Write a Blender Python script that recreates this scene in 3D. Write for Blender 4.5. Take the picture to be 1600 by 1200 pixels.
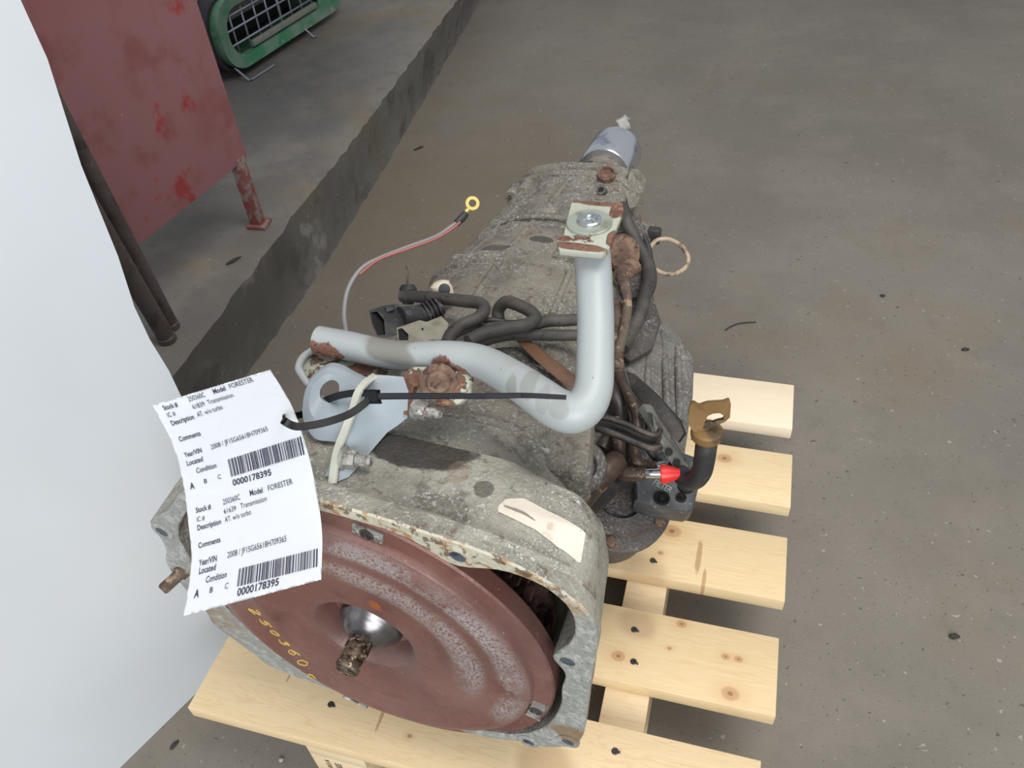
import bpy, bmesh, math, random
from mathutils import Vector, Matrix
from mathutils.bvhtree import BVHTree
from mathutils.geometry import interpolate_bezier
random.seed(7)
sc = bpy.context.scene
for o in list(bpy.data.objects):
    bpy.data.objects.remove(o)

# ------------------------------------------------------------------ camera, world, lights, exposure
cam_data = bpy.data.cameras.new('camera')
cam = bpy.data.objects.new('camera', cam_data)
sc.collection.objects.link(cam)
sc.camera = cam
cam_data.sensor_fit = 'HORIZONTAL'
cam_data.sensor_width = 36.0
cam_data.lens = 36.0 * 1250.723143149345 / 1600.0
cam_data.clip_start = 0.01
RM = Matrix([[0.9600390773171493, -0.13068789457419946, 0.24747857328625317], [0.2694316038365751, 0.6707985728140194, -0.6909673549196993], [-0.07570720492850921, 0.7300342107890819, 0.6792042919471836]])
cam.matrix_world = Matrix.Translation([0.5417999289201577, -0.3841644441871866, 1.0151216832634975]) @ RM.to_4x4()

world = bpy.data.worlds.new('world')
sc.world = world
world.use_nodes = True
bg = world.node_tree.nodes['Background']
bg.inputs[0].default_value = (0.86, 0.93, 1.0, 1)
bg.inputs[1].default_value = 0.42

def area(name, loc, target, sx, sy, power, col):
    l = bpy.data.lights.new(name, 'AREA')
    l.shape = 'RECTANGLE'; l.size = sx; l.size_y = sy; l.energy = power; l.color = col
    o = bpy.data.objects.new(name, l)
    sc.collection.objects.link(o)
    o.location = loc
    o.rotation_euler = (Vector(target) - Vector(loc)).to_track_quat('-Z', 'Y').to_euler()
    return o
area('ceiling_lamp_light', (1.3, 0.2, 3.2), (0.4, 0.5, 0), 1.6, 1.6, 58, (1.0, 0.97, 0.93))
area('doorway_light', (1.3, -3.0, 1.9), (0.3, 0.2, 0.3), 2.6, 2.0, 118, (0.93, 0.97, 1.0))
sc.view_settings.view_transform = 'Standard'
sc.view_settings.look = 'None'
sc.view_settings.gamma = 1.0
sc.view_settings.use_curve_mapping = False
sc.view_settings.exposure = 0.14

# ------------------------------------------------------------------ materials
def lin(c):
    return tuple(((x / 255) / 12.92 if x / 255 <= 0.04045 else ((x / 255 + 0.055) / 1.055) ** 2.4) for x in c) + (1,)

class Mat:
    def __init__(s, name, col, rough=0.6, metal=0.0, bump=0.0, bscale=60, bdetail=6, spec=0.5, stretch=(1, 1, 1)):
        s.m = bpy.data.materials.new(name); s.m.use_nodes = True
        s.nt = s.m.node_tree; s.N = s.nt.nodes; s.L = s.nt.links
        s.b = s.N['Principled BSDF']
        tc = s.N.new('ShaderNodeTexCoord'); s.co = tc.outputs['Object']
        oi = s.N.new('ShaderNodeObjectInfo'); s.rand = oi.outputs['Random']
        mp = s.N.new('ShaderNodeMapping'); s.L.new(s.co, mp.inputs[0]); mp.inputs['Scale'].default_value = stretch
        s.st = mp.outputs[0]
        rgb = s.N.new('ShaderNodeRGB'); rgb.outputs[0].default_value = lin(col); s.c = rgb.outputs[0]
        s.b.inputs['Metallic'].default_value = metal
        s.b.inputs['Specular IOR Level'].default_value = spec
        v = s.N.new('ShaderNodeValue'); v.outputs[0].default_value = rough; s.r = v.outputs[0]
        s.h = None
        if bump:
            n = s.noise(bscale, bdetail, 0.65)
            s.addh(n, bump)
    def noise(s, scale, detail=5, rough=0.6, dist=0.0, co=None, off=0.0):
        n = s.N.new('ShaderNodeTexNoise'); n.inputs['Scale'].default_value = scale
        n.inputs['Detail'].default_value = detail; n.inputs['Roughness'].default_value = rough
        n.inputs['Distortion'].default_value = dist
        src = co or s.st
        if off:
            a = s.N.new('ShaderNodeVectorMath'); a.operation = 'ADD'; a.inputs[1].default_value = (off, off * .7, off * 1.3)
            s.L.new(src, a.inputs[0]); src = a.outputs[0]
        s.L.new(src, n.inputs['Vector'])
        return n.outputs['Fac']
    def math(s, op, a, b, clamp=False):
        n = s.N.new('ShaderNodeMath'); n.operation = op; n.use_clamp = clamp
        for i, x in enumerate((a, b)):
            if x is None: continue
            if isinstance(x, (int, float)): n.inputs[i].default_value = x
            else: s.L.new(x, n.inputs[i])
        return n.outputs[0]
    def ramp(s, f, lo, hi):
        n = s.N.new('ShaderNodeMapRange'); n.interpolation_type = 'SMOOTHSTEP'
        s.L.new(f, n.inputs['Value']); n.inputs['From Min'].default_value = lo; n.inputs['From Max'].default_value = hi
        return n.outputs[0]
    def addh(s, f, k):
        f = s.math('MULTIPLY', f, k)
        s.h = f if s.h is None else s.math('ADD', s.h, f)
    def mix(s, fac, col, rough=None, k=1.0, bump=0.0):
        if k != 1.0: fac = s.math('MULTIPLY', fac, k)
        n = s.N.new('ShaderNodeMix'); n.data_type = 'RGBA'
        s.L.new(fac, n.inputs['Factor']); s.L.new(s.c, n.inputs['A'])
        if isinstance(col, tuple): n.inputs['B'].default_value = lin(col)
        else: s.L.new(col, n.inputs['B'])
        s.c = n.outputs['Result']
        if rough is not None:
            m = s.N.new('ShaderNodeMix'); s.L.new(fac, m.inputs['Factor']); s.L.new(s.r, m.inputs['A'])
            m.inputs['B'].default_value = rough; s.r = m.outputs['Result']
        if bump: s.addh(fac, bump)
        return s
    def blot(s, scale, lo, hi, col, rough=None, k=1.0, detail=5, off=0.0, bump=0.0, mask=None, nr=0.6):
        f = s.ramp(s.noise(scale, detail, nr, off=off or scale * .13), lo, hi)
        if mask is not None: f = s.math('MULTIPLY', f, mask)
        return s.mix(f, col, rough, k, bump)
    def spot(s, cen, rad, jag=0.5, scale=60, soft=0.25):
        # 1 inside an ellipsoid, ragged edge, 0 outside
        a = s.N.new('ShaderNodeVectorMath'); a.operation = 'SUBTRACT'; s.L.new(s.co, a.inputs[0]); a.inputs[1].default_value = cen
        d = s.N.new('ShaderNodeVectorMath'); d.operation = 'DIVIDE'; s.L.new(a.outputs[0], d.inputs[0])
        d.inputs[1].default_value = rad if isinstance(rad, tuple) else (rad,) * 3
        l = s.N.new('ShaderNodeVectorMath'); l.operation = 'LENGTH'; s.L.new(d.outputs[0], l.inputs[0])
        v = l.outputs['Value']
        if jag:
            n = s.noise(scale, 4, 0.6, co=s.co)
            v = s.math('ADD', v, s.math('MULTIPLY', s.math('SUBTRACT', n, 0.5), jag * 2))
        return s.math('SUBTRACT', 1.0, s.ramp(v, 1 - soft, 1 + soft))
    def done(s, dist=0.002):
        s.L.new(s.c, s.b.inputs['Base Color']); s.L.new(s.r, s.b.inputs['Roughness'])
        if s.h is not None:
            bp = s.N.new('ShaderNodeBump'); bp.inputs['Distance'].default_value = dist; bp.inputs['Strength'].default_value = 1
            s.L.new(s.h, bp.inputs['Height']); s.L.new(bp.outputs[0], s.b.inputs['Normal'])
        return s.m
Z0 = 0.231      # height of the converter axis above the pallet top; local (u, t, w) is measured from it

def cast(name, base=(128, 124, 113), spots=(), dark=1.0, oxide=1.0, wet=0.0):
    m = Mat(name, base, rough=0.62, metal=0.15, bump=0.9, bscale=260, bdetail=4)
    m.addh(m.noise(45, 6, 0.7), 0.8)
    m.blot(14, 0.40, 0.68, tuple(int(x * .76) for x in base), k=0.8)
    m.blot(30, 0.50, 0.72, tuple(min(230, int(x * 1.16)) for x in base), k=0.6 * oxide)
    m.blot(55, 0.55, 0.70, (84, 76, 66), k=0.55 * dark)
    m.blot(22, 0.60, 0.68, (78, 72, 62), k=0.6 * dark, off=3.1)
    m.blot(18, 0.62, 0.72, (112, 88, 66), k=0.5, off=7.7)
    cl = m.ramp(m.noise(16, 5, .7, off=11), .36, .60)
    m.blot(300, 0.50, 0.58, (206, 205, 198), k=0.75 * oxide, detail=6, nr=.75, mask=cl, bump=0.25)
    m.blot(130, 0.57, 0.61, (220, 219, 212), k=0.85 * oxide, detail=8, nr=.75, off=1.7, bump=0.3, mask=cl)
    m.blot(90, .60, .66, (104, 82, 70), k=.6 * dark, detail=4, off=21)
    for cen, rad, col, k in spots:
        m.mix(m.spot(cen, rad, 0.3, 60, 0.08), col, 0.6, k)
    return m.done()

M = {}
M['bell'] = cast('dirty_cast_aluminium_bell', (158, 153, 140), spots=[
    ((0.042,0.081,0.174), (.048, .022, .10), (58, 53, 48), .95),
    ((0.07,0.09,0.174), (.026, .014, .10), (74, 69, 60), .8),
    ((0.111,0.057,0.174), (.008, .008, .02), (90, 86, 76), .8),
    ((0.087,0.067,0.174), (.009, .012, .02), (140, 118, 100), .35)])
M['case'] = cast('dirty_cast_aluminium_case', (132, 125, 113), dark=1.1, oxide=.75, spots=[
    ((.0, .52, .08), (.016, .008, .05), (62, 56, 48), .8), ((-.05, .49, .08), (.022, .01, .05), (66, 60, 52), .7),
    ((-.02, .80, .07), (.01, .006, .05), (66, 62, 54), .8)])
M['darkcase'] = cast('dark_greasy_cast_aluminium', (84, 78, 74), dark=1.2, oxide=0.35)
M['cover'] = cast('grey_cast_cover', (122, 118, 112), dark=1.0, oxide=.5)
def flange_mat():
    m = Mat('corroded_flange_face', (150, 150, 144), rough=0.6, metal=0.2, bump=0.9, bscale=200)
    m.blot(120, 0.44, 0.64, (188, 188, 182), k=0.7, bump=0.4)
    m.blot(260, 0.56, 0.66, (96, 98, 96), k=0.7, off=2.2, nr=.75)
    top = m.spot((.06, .01, .165), (.17, .06, .055), 0.3, 30, 0.3)
    m.mix(top, (205, 197, 172), 0.7, 0.75)
    m.blot(60, 0.50, 0.60, (158, 108, 58), k=0.8, mask=top)
    m.blot(110, 0.54, 0.60, (94, 76, 54), k=0.8, mask=top, off=4.1)
    low = m.spot((-.215, .01, -.07), (.05, .06, .05), 0.3, 30, 0.3)
    m.blot(70, 0.42, 0.58, (150, 124, 92), k=0.8, mask=low)
    r = m.spot((.192, 0, -.073), (.02, .03, .014), 0.3, 50, 0.3)
    m.mix(r, (136, 108, 72), 0.7, 0.8)
    return m.done()
M['flange'] = flange_mat()
def conv_mat():
    m = Mat('rust_red_converter_shell', (120, 80, 71), rough=0.42, metal=0.25, bump=0.5, bscale=90)
    m.blot(10, 0.40, 0.66, (140, 106, 97), k=0.65)
    m.blot(24, 0.52, 0.74, (92, 54, 48), k=0.6, off=2.0)
    m.blot(7, 0.50, 0.70, (108, 82, 78), k=0.5, off=5.0)
    # worn bands: rings around the axis
    sx = m.N.new('ShaderNodeSeparateXYZ'); m.L.new(m.co, sx.inputs[0])
    x, z = sx.outputs[0], sx.outputs[2]
    rr = m.math('SQRT', m.math('ADD', m.math('MULTIPLY', x, x), m.math('MULTIPLY', z, z)), None)
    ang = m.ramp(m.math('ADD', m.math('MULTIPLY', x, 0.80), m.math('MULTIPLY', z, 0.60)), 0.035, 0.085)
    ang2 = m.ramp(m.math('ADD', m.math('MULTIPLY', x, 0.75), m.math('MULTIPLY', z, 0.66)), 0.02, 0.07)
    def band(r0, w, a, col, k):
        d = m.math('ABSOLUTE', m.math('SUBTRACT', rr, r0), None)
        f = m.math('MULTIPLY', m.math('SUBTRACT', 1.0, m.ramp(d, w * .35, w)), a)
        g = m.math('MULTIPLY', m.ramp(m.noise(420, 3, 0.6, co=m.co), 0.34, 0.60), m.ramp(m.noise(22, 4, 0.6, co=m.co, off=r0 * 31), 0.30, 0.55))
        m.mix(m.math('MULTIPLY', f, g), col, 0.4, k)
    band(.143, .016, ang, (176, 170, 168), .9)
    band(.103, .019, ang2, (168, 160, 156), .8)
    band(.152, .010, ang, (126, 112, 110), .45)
    band(.048, .012, m.math('ADD', 0.5, 0.0), (96, 90, 92), .8)
    # orange rust nick on the disc
    m.mix(m.spot((.024, -.01, .062), (.006, .02, .008), .4, 90), (158, 84, 40), .7, .9)
    m.blot(300, 0.66, 0.70, (190, 178, 165), k=0.5, off=9)
    return m.done(0.0012)
M['conv'] = conv_mat()
def simple(name, col, rough=.5, metal=0., blots=(), bump=0., bscale=80, spec=.5):
    m = Mat(name, col, rough, metal, bump, bscale, spec=spec)
    for b in blots: m.blot(*b)
    return m.done()
M['steel_dark'] = simple('polished_dark_steel', (120, 116, 116), .28, .9, [(30, .45, .7, (56, 50, 50))])
M['stub'] = simple('greasy_steel_stub', (128, 112, 96), .35, .75, [(160, .42, .6, (62, 50, 40)), (240, .58, .64, (216, 202, 180))], .6, 200)
M['gear'] = simple('brown_gear_steel', (124, 98, 88), .5, .4, [(60, .45, .65, (54, 38, 36))], .3)
M['bolt'] = simple('galvanised_bolt', (150, 148, 142), .55, .4, [(120, .50, .62, (112, 100, 90)), (200, .56, .64, (196, 192, 186))], .6, 200)
M['rustbolt'] = simple('rusty_bolt', (102, 78, 66), .8, .1, [(90, .45, .6, (128, 104, 84)), (150, .55, .62, (74, 52, 44))], .8, 160)
def grey_paint(name, rust=(), smudge=(), base=(160, 165, 164)):
    m = Mat(name, base, rough=0.42, metal=0.0, bump=0.12, bscale=120)
    m.blot(9, .42, .68, (150, 156, 158), k=.6)
    m.blot(26, .62, .70, (150, 142, 124), k=.25, off=3)
    m.blot(210, .70, .73, (92, 76, 62), k=.8, off=5)
    for cen, rad, k in smudge:
        m.mix(m.spot(cen, rad, .2, 60, .15), (122, 120, 110), .55, k)
    for cen, rad in rust:
        f = m.spot(cen, rad, .55, 90, .10)
        m.mix(f, (122, 84, 70), .85, 1.0, bump=.8)
        m.blot(120, .48, .60, (152, 118, 98), k=.8, mask=f, bump=.5)
        m.blot(200, .54, .60, (92, 50, 36), k=.8, mask=f, off=2)
    return m.done()
M['tube'] = grey_paint('grey_painted_tube', rust=[
    ((-0.079,0.162,0.188), (.022, .03, .0095)), ((0.045,0.141,0.208), (.011, .03, .009)), ((0.057,0.142,0.204), (.013, .02, .007))],
    smudge=[((-0.008,0.163,0.204), (.03, .03, .009), .85), ((0.115,0.129,0.221), (.006, .02, .008), .5), ((0.129,0.121,0.228), (.007, .02, .006), .4),
            ((0.144,0.105,0.227), (.006, .02, .008), .35), ((0.158,0.098,0.227), (.009, .02, .006), .35)])
M['bracket'] = grey_paint('blue_grey_bracket_steel', base=(148, 156, 162), rust=[((0.001,0.115,0.174), (.005, .02, .004))])
def rust_paint(name, th=.47, spots=(), inv=False):
    m = Mat(name, (166, 168, 152), rough=.7, bump=.6, bscale=140)
    f = m.ramp(m.noise(38, 6, .65), th, th + .04)
    for cen, rad in spots: f = m.math('MAXIMUM', f, m.spot(cen, rad, .5, 60, .12))
    m.mix(f, (114, 82, 66), .85, 1., bump=.8)
    m.blot(80, .48, .60, (92, 58, 46), k=.85, mask=f)
    m.blot(130, .55, .62, (150, 116, 88), k=.7, mask=f, off=3, bump=.4)
    return m.done()
M['rustplate'] = rust_paint('rusted_bracket_plate', .42)
M['mountplate'] = rust_paint('pale_green_plate_with_rust', .60, [((0.138,0.278,0.298), (.03, .006, .02)), ((0.16,0.272,0.298), (.006, .014, .02)), ((0.144,0.21,0.298), (.024, .005, .02)), ((0.129,0.219,0.298), (.007, .004, .02)), ((0.167,0.228,0.298), (.005, .012, .02))])
M['tray'] = rust_paint('pale_tray_with_rust', .50)
M['tray_edge'] = simple('pale_cream_grey_edge', (186, 186, 172), .5, 0, [(60, .55, .68, (150, 140, 120))])
M['washer'] = simple('pale_green_grey_washer', (150, 156, 144), .45, .2, [(60, .52, .7, (126, 126, 112)), (120, .64, .7, (134, 92, 58))], .2)
M['zinc'] = simple('bright_zinc', (205, 208, 214), .22, .95, [(80, .5, .75, (150, 150, 156))])
M['sleeve'] = simple('polished_aluminium_sleeve', (214, 215, 220), .24, .95, [(22, .5, .7, (150, 154, 170))], .1)
M['plastic'] = simple('dusty_black_plastic', (44, 44, 46), .5, 0, [(30, .45, .7, (70, 69, 66)), (120, .6, .7, (92, 90, 84))], .2)
M['conduit'] = simple('dusty_black_conduit', (58, 55, 52), .6, 0, [(24, .42, .68, (80, 75, 69)), (90, .6, .68, (34, 32, 30))], .3, 150)
M['greyplug'] = simple('grey_plastic_connector', (140, 137, 122), .55, 0, [(30, .5, .7, (116, 108, 92))], .1)
M['cream'] = simple('cream_plastic_cap', (214, 204, 182), .5, 0, [(60, .55, .7, (170, 154, 130))])
M['filter'] = simple('dark_grey_filter_box', (62, 62, 64), .5, 0, [(26, .45, .7, (84, 84, 84)), (200, .6, .66, (110, 110, 110))], .2)
M['black'] = simple('black_nylon', (13, 13, 16), .5, 0, spec=.35)
M['pit'] = simple('blue_grey_bolt_pit', (84, 92, 100), .6, .3, [(120, .5, .6, (50, 54, 60))])
M['hole'] = simple('painted_inner_shade', (14, 13, 12), .8)  # near-black that paints the shade inside plug mouths, holes and recesses
M['blackmetal'] = simple('black_greasy_metal', (44, 40, 38), .42, .3, [(40, .5, .7, (78, 68, 60))], .3)
M['strap'] = simple('olive_grey_strap', (72, 72, 66), .5, .2, [(40, .5, .68, (98, 96, 86)), (90, .62, .68, (38, 36, 32))], .2)
M['brownpipe'] = simple('brown_grimy_pipe', (80, 66, 56), .45, .4, [(40, .45, .68, (58, 46, 38)), (110, .58, .66, (132, 112, 92))], .3)
M['rustpipe'] = simple('rusty_dirty_pipe', (98, 84, 72), .7, .1, [(40, .45, .6, (76, 54, 42)), (70, .56, .64, (160, 136, 108))], .6)
M['rustbar'] = simple('orange_brown_bar', (112, 80, 58), .55, .1, [(16, .45, .7, (88, 64, 48))], .1)
M['chrome'] = simple('chrome_tube_end', (214, 214, 214), .12, 1.0)
M['redcap'] = simple('red_plastic_cap', (214, 38, 34), .38)
M['cap'] = simple('dirty_yellow_dipstick_cap', (126, 96, 56), .6, 0, [(34, .50, .62, (84, 68, 44)), (52, .56, .62, (48, 44, 38), None, .85)], .2)
M['wire_grey'] = simple('grey_wire', (128, 124, 124), .45)
M['wire_red'] = simple('red_wire', (150, 86, 82), .45)
M['wire_tan'] = simple('tan_wire', (176, 156, 132), .5, 0, [(60, .5, .66, (104, 84, 68))])
M['brass'] = simple('yellow_brass', (196, 176, 104), .35, .6)
M['label'] = simple('worn_paper_label', (206, 195, 180), .7, 0, [(60, .56, .7, (184, 168, 150)), (14, .5, .7, (212, 203, 190))])
M['paper'] = simple('white_tag_paper', (244, 246, 250), .6)
M['ink'] = simple('dark_printing_ink', (40, 42, 62), .7)
M['marker'] = simple('yellow_marker', (196, 162, 84), .6)
M['gasket'] = simple('stamp_ink', (66, 56, 48), .8)
M['nail'] = simple('dark_nail_head', (70, 68, 68), .5, .6)
M['film'] = None
def film():
    m = bpy.data.materials.new('clear_plastic_film'); m.use_nodes = True
    b = m.node_tree.nodes['Principled BSDF']
    b.inputs['Base Color'].default_value = (.9, .92, .9, 1); b.inputs['Roughness'].default_value = .08
    b.inputs['Transmission Weight'].default_value = .0; b.inputs['Alpha'].default_value = .16
    return m
M['film'] = film()
def concrete(name, base, k=.6, fine=.7):
    m = Mat(name, base, rough=.72, bump=.25, bscale=300)
    d = tuple(int(x * .84) for x in base); l = tuple(min(255, int(x * 1.12)) for x in base)
    m.blot(1.6, .40, .65, d, k=.8 * k)
    m.blot(5, .45, .68, l, k=.5 * k, off=2)
    m.blot(3.1, .50, .72, (base[0], int(base[1] * .93), int(base[2] * .80)), k=.7 * k, off=6)
    m.blot(22, .50, .75, d, k=.5 * k, off=4)
    m.blot(120, .66, .70, tuple(int(x * .5) for x in base), k=.7 * fine, detail=2, off=1)
    m.blot(90, .70, .73, (176, 168, 156), k=.8 * fine, detail=3, off=8)
    m.blot(480, .58, .70, tuple(int(x * .78) for x in base), k=.5 * fine, detail=2)
    return m
fm = concrete('grey_brown_concrete_floor', (122, 115, 105))
fm.mix(fm.spot((-.12, 1.25, 0), (.35, .5, 1), .5, 5, .8), (112, 97, 76), .7, .5)  # warm reflected light tinted into the floor colour beside the kerb
fm.blot(70, .69, .72, (166, 159, 148), k=.6, detail=2, off=12)
fm.blot(60, .70, .73, (70, 62, 54), k=.7, detail=2, off=15)
M['floor'] = fm.done()
pm = concrete('worn_concrete_platform', (118, 113, 106), 1.3, .6)
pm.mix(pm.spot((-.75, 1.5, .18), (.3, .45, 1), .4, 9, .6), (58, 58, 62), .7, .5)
M['platform'] = pm.done()
km = concrete('stained_concrete_kerb', (104, 102, 97), 1.2, .8)
km.blot(9, .52, .66, (72, 70, 67), k=.75, off=3.3); km.blot(7, .60, .70, (146, 142, 136), k=.55, off=5.5)
M['kerb'] = km.done()
wm = Mat('white_gloss_panel', (206, 210, 214), rough=.28, bump=.02, bscale=8)
wm.blot(160, .76, .78, (120, 112, 100), k=.8); wm.blot(3, .4, .7, (200, 203, 205), k=.6)
M['white'] = wm.done()
rm = Mat('dusty_red_paint', (134, 52, 54), rough=.55, bump=.1)
rm.blot(3, .20, .46, (148, 104, 106), k=.92)
rm.blot(12, .50, .70, (128, 66, 64), k=.6, off=3)
rm.blot(7, .60, .66, (156, 34, 36), k=.75, off=6.2)
rm.blot(60, .70, .74, (190, 150, 140), k=.5)
rm.mix(rm.spot((0, .05, .85), (1, .8, .3), .25, 6, .4), (142, 40, 46), .5, .75)
M['red'] = rm.done()
M['redpost'] = simple('worn_red_post', (120, 70, 66), .7, 0, [(40, .48, .6, (128, 116, 110)), (70, .58, .66, (150, 44, 42))], .3)
M['pole'] = simple('grimy_steel_pole', (92, 84, 82), .6, .3, [(20, .45, .7, (66, 58, 56)), (60, .58, .7, (120, 100, 86))], .3)
M['green'] = simple('dusty_green_plastic', (40, 104, 70), .6, 0, [(14, .36, .60, (92, 114, 98)), (40, .6, .7, (120, 128, 118))], .2)
M['grid'] = simple('dull_wire_grid', (120, 124, 134), .5, .3)
M['greydust'] = simple('dusty_grey_cover', (112, 112, 104), .8, 0, [(20, .5, .7, (90, 100, 90))])
M['strapblack'] = simple('black_rubber_band', (30, 28, 34), .6)

def wood(name, knots=(), base=(226, 200, 160), pale=0.0):
    m = Mat(name, base, rough=.62, bump=.10, bscale=18, stretch=(1, 12, 12))
    # growth rings bend round the knots
    g = m.noise(5.0, 3, .5, 1.2)
    f = m.math('FRACT', m.math('MULTIPLY', g, 9.0), None)
    tri = m.math('ABSOLUTE', m.math('SUBTRACT', f, .5), None)
    m.mix(m.ramp(tri, .28, .5), (206, 170, 122), None, .42 * (1 - pale))
    m.blot(26, .45, .75, (230, 206, 164), k=.45)
    m.blot(3, .5, .7, (216, 188, 148), k=.5 * (1 - pale), off=4)
    m.blot(60, .66, .72, (170, 128, 84), k=.35, off=2)
    for cen, r, kind in knots:
        if kind == 'knot':
            m.mix(m.spot(cen, (r * 2.2, r * 1.5, .05), .15, 30, .6), (204, 164, 116), None, .45)
            m.mix(m.spot(cen, (r, r * .8, .05), .12, 60, .25), (172, 126, 84), None, .65)
            m.mix(m.spot(cen, (r * .3, r * .25, .05), .3, 90, .3), (116, 80, 54), None, .7)
        elif kind == 'stain':
            m.mix(m.spot(cen, (r * .35, r * 2.4, .05), .55, 50, .25), (150, 104, 62), None, .6)
        elif kind == 'dirt':
            m.mix(m.spot(cen, (r, r * .9, .05), .5, 24, .35), (176, 146, 110), None, .6)
    return m.done(.001)

# ------------------------------------------------------------------ mesh helpers
def link(name, me, mat, parent=None, smooth=True, loc=None):
    o = bpy.data.objects.new(name, me)
    sc.collection.objects.link(o)
    if mat is not None: me.materials.append(mat)
    if smooth:
        me.polygons.foreach_set('use_smooth', [True] * len(me.polygons))
    if parent is not None: o.parent = parent
    if loc is not None: o.location = loc
    return o
def tag(o, label, cat, group=None, kind=None):
    if label: o['label'] = label
    if cat: o['category'] = cat
    if group: o['group'] = group
    if kind: o['kind'] = kind
    return o
def empty(name, loc, rz=0.0):
    o = bpy.data.objects.new(name, None); o.empty_display_size = .05
    sc.collection.objects.link(o); o.location = loc; o.rotation_euler = (0, 0, rz)
    return o
def auto_smooth(me, ang=35):
    me.update()
    bm = bmesh.new(); bm.from_mesh(me)
    for e in bm.edges:
        if len(e.link_faces) == 2 and e.calc_face_angle(0) > math.radians(ang): e.smooth = False
    bm.to_mesh(me); bm.free()
def from_bm(bm, name, sharp=35):
    bmesh.ops.recalc_face_normals(bm, faces=bm.faces)
    me = bpy.data.meshes.new(name); bm.to_mesh(me); bm.free()
    if sharp: 
        auto_smooth(me, sharp)
    return me
def box_bm(bm, cen, size, rot=None, bevel=.0):
    r = bmesh.ops.create_cube(bm, size=1)
    vs = r['verts']
    for v in vs:
        p = Vector((v.co.x * size[0], v.co.y * size[1], v.co.z * size[2]))
        if rot is not None: p = rot @ p
        v.co = p + Vector(cen)
    if bevel:
        es = list({e for v in vs for e in v.link_edges})
        bmesh.ops.bevel(bm, geom=es, offset=bevel, segments=2, affect='EDGES', profile=.5)
def box(name, cen, size, mat, parent=None, rot=None, bevel=.001, loc=None):
    bm = bmesh.new(); box_bm(bm, cen, size, rot, bevel)
    return link(name, from_bm(bm, name), mat, parent, loc=loc)
def catmull(pts, sub=6):
    P = [Vector(p) for p in pts]; out = []
    if len(P) < 3: return P
    P = [P[0] * 2 - P[1]] + P + [P[-1] * 2 - P[-2]]
    for i in range(1, len(P) - 2):
        a, b, c, d = P[i - 1:i + 3]
        for k in range(sub):
            t = k / sub
            out.append(.5 * ((2 * b) + (c - a) * t + (2 * a - 5 * b + 4 * c - d) * t * t + (3 * b - a - 3 * c + d) * t ** 3))
    out.append(P[-2])
    return out
def tube_bm(bm, pts, r, n=12, sub=6, hollow=False, sq=None, smooth=True):
    """sweep; r number or list per input point; sq = (index range, flatten) ignored if None"""
    path = catmull(pts, sub) if smooth else [Vector(p) for p in pts]
    m = len(path)
    if isinstance(r, (int, float)): R = [r] * m
    else:
        R = []
        for i in range(m):
            f = i / (m - 1) * (len(r) - 1); k = min(int(f), len(r) - 2); R.append(r[k] * (1 - (f - k)) + r[k + 1] * (f - k))
    up = None; rings = []
    for i, p in enumerate(path):
        t = (path[min(i + 1, m - 1)] - path[max(i - 1, 0)]).normalized()
        if up is None:
            up = t.orthogonal().normalized()
        up = (up - t * up.dot(t)).normalized(); s = t.cross(up)
        rings.append([bm.verts.new(p + (up * math.cos(a) + s * math.sin(a)) * R[i]) for a in [2 * math.pi * k / n for k in range(n)]])
    for i in range(m - 1):
        for k in range(n):
            bm.faces.new((rings[i][k], rings[i][(k + 1) % n], rings[i + 1][(k + 1) % n], rings[i + 1][k]))
    if not hollow:
        bm.faces.new(rings[0][::-1]); bm.faces.new(rings[-1])
    else:
        # open mouth with wall thickness at both ends
        for ring, sgn, i in ((rings[0], 1, 0), (rings[-1], -1, m - 1)):
            t = (path[min(i + 1, m - 1)] - path[max(i - 1, 0)]).normalized() * sgn
            c = path[i]
            a = [bm.verts.new(c + (v.co - c) * .84) for v in ring]
            b = [bm.verts.new(c + (v.co - c) * .84 + t * R[i] * 1.6) for v in ring]
            for k in range(n):
                bm.faces.new((ring[k], ring[(k + 1) % n], a[(k + 1) % n], a[k]))
                bm.faces.new((a[k], a[(k + 1) % n], b[(k + 1) % n], b[k]))
            bm.faces.new(b)
def tube(name, pts, r, mat, parent=None, n=12, sub=6, hollow=False, smooth=True, loc=None, sharp=50):
    bm = bmesh.new(); tube_bm(bm, pts, r, n, sub, hollow, smooth=smooth)
    return link(name, from_bm(bm, name, sharp), mat, parent, loc=loc)
def frame(axis):
    a = Vector(axis).normalized(); u = a.orthogonal().normalized(); return a, u, a.cross(u)
def lathe_bm(bm, cen, axis, prof, n=32, cap0=True, cap1=True):
    """prof: list of (radius, distance along axis)"""
    a, u, v = frame(axis); cen = Vector(cen); rings = []
    for r, t in prof:
        rings.append([bm.verts.new(cen + a * t + (u * math.cos(x) + v * math.sin(x)) * max(r, 1e-5)) for x in [2 * math.pi * k / n for k in range(n)]])
    for i in range(len(rings) - 1):
        for k in range(n): bm.faces.new((rings[i][k], rings[i][(k + 1) % n], rings[i + 1][(k + 1) % n], rings[i + 1][k]))
    if cap0: bm.faces.new(rings[0][::-1])
    if cap1: bm.faces.new(rings[-1])
def lathe(name, cen, axis, prof, mat, parent=None, n=32, loc=None, sharp=35, cap0=True, cap1=True):
    bm = bmesh.new(); lathe_bm(bm, cen, axis, prof, n, cap0, cap1)
    return link(name, from_bm(bm, name, sharp), mat, parent, loc=loc)
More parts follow.
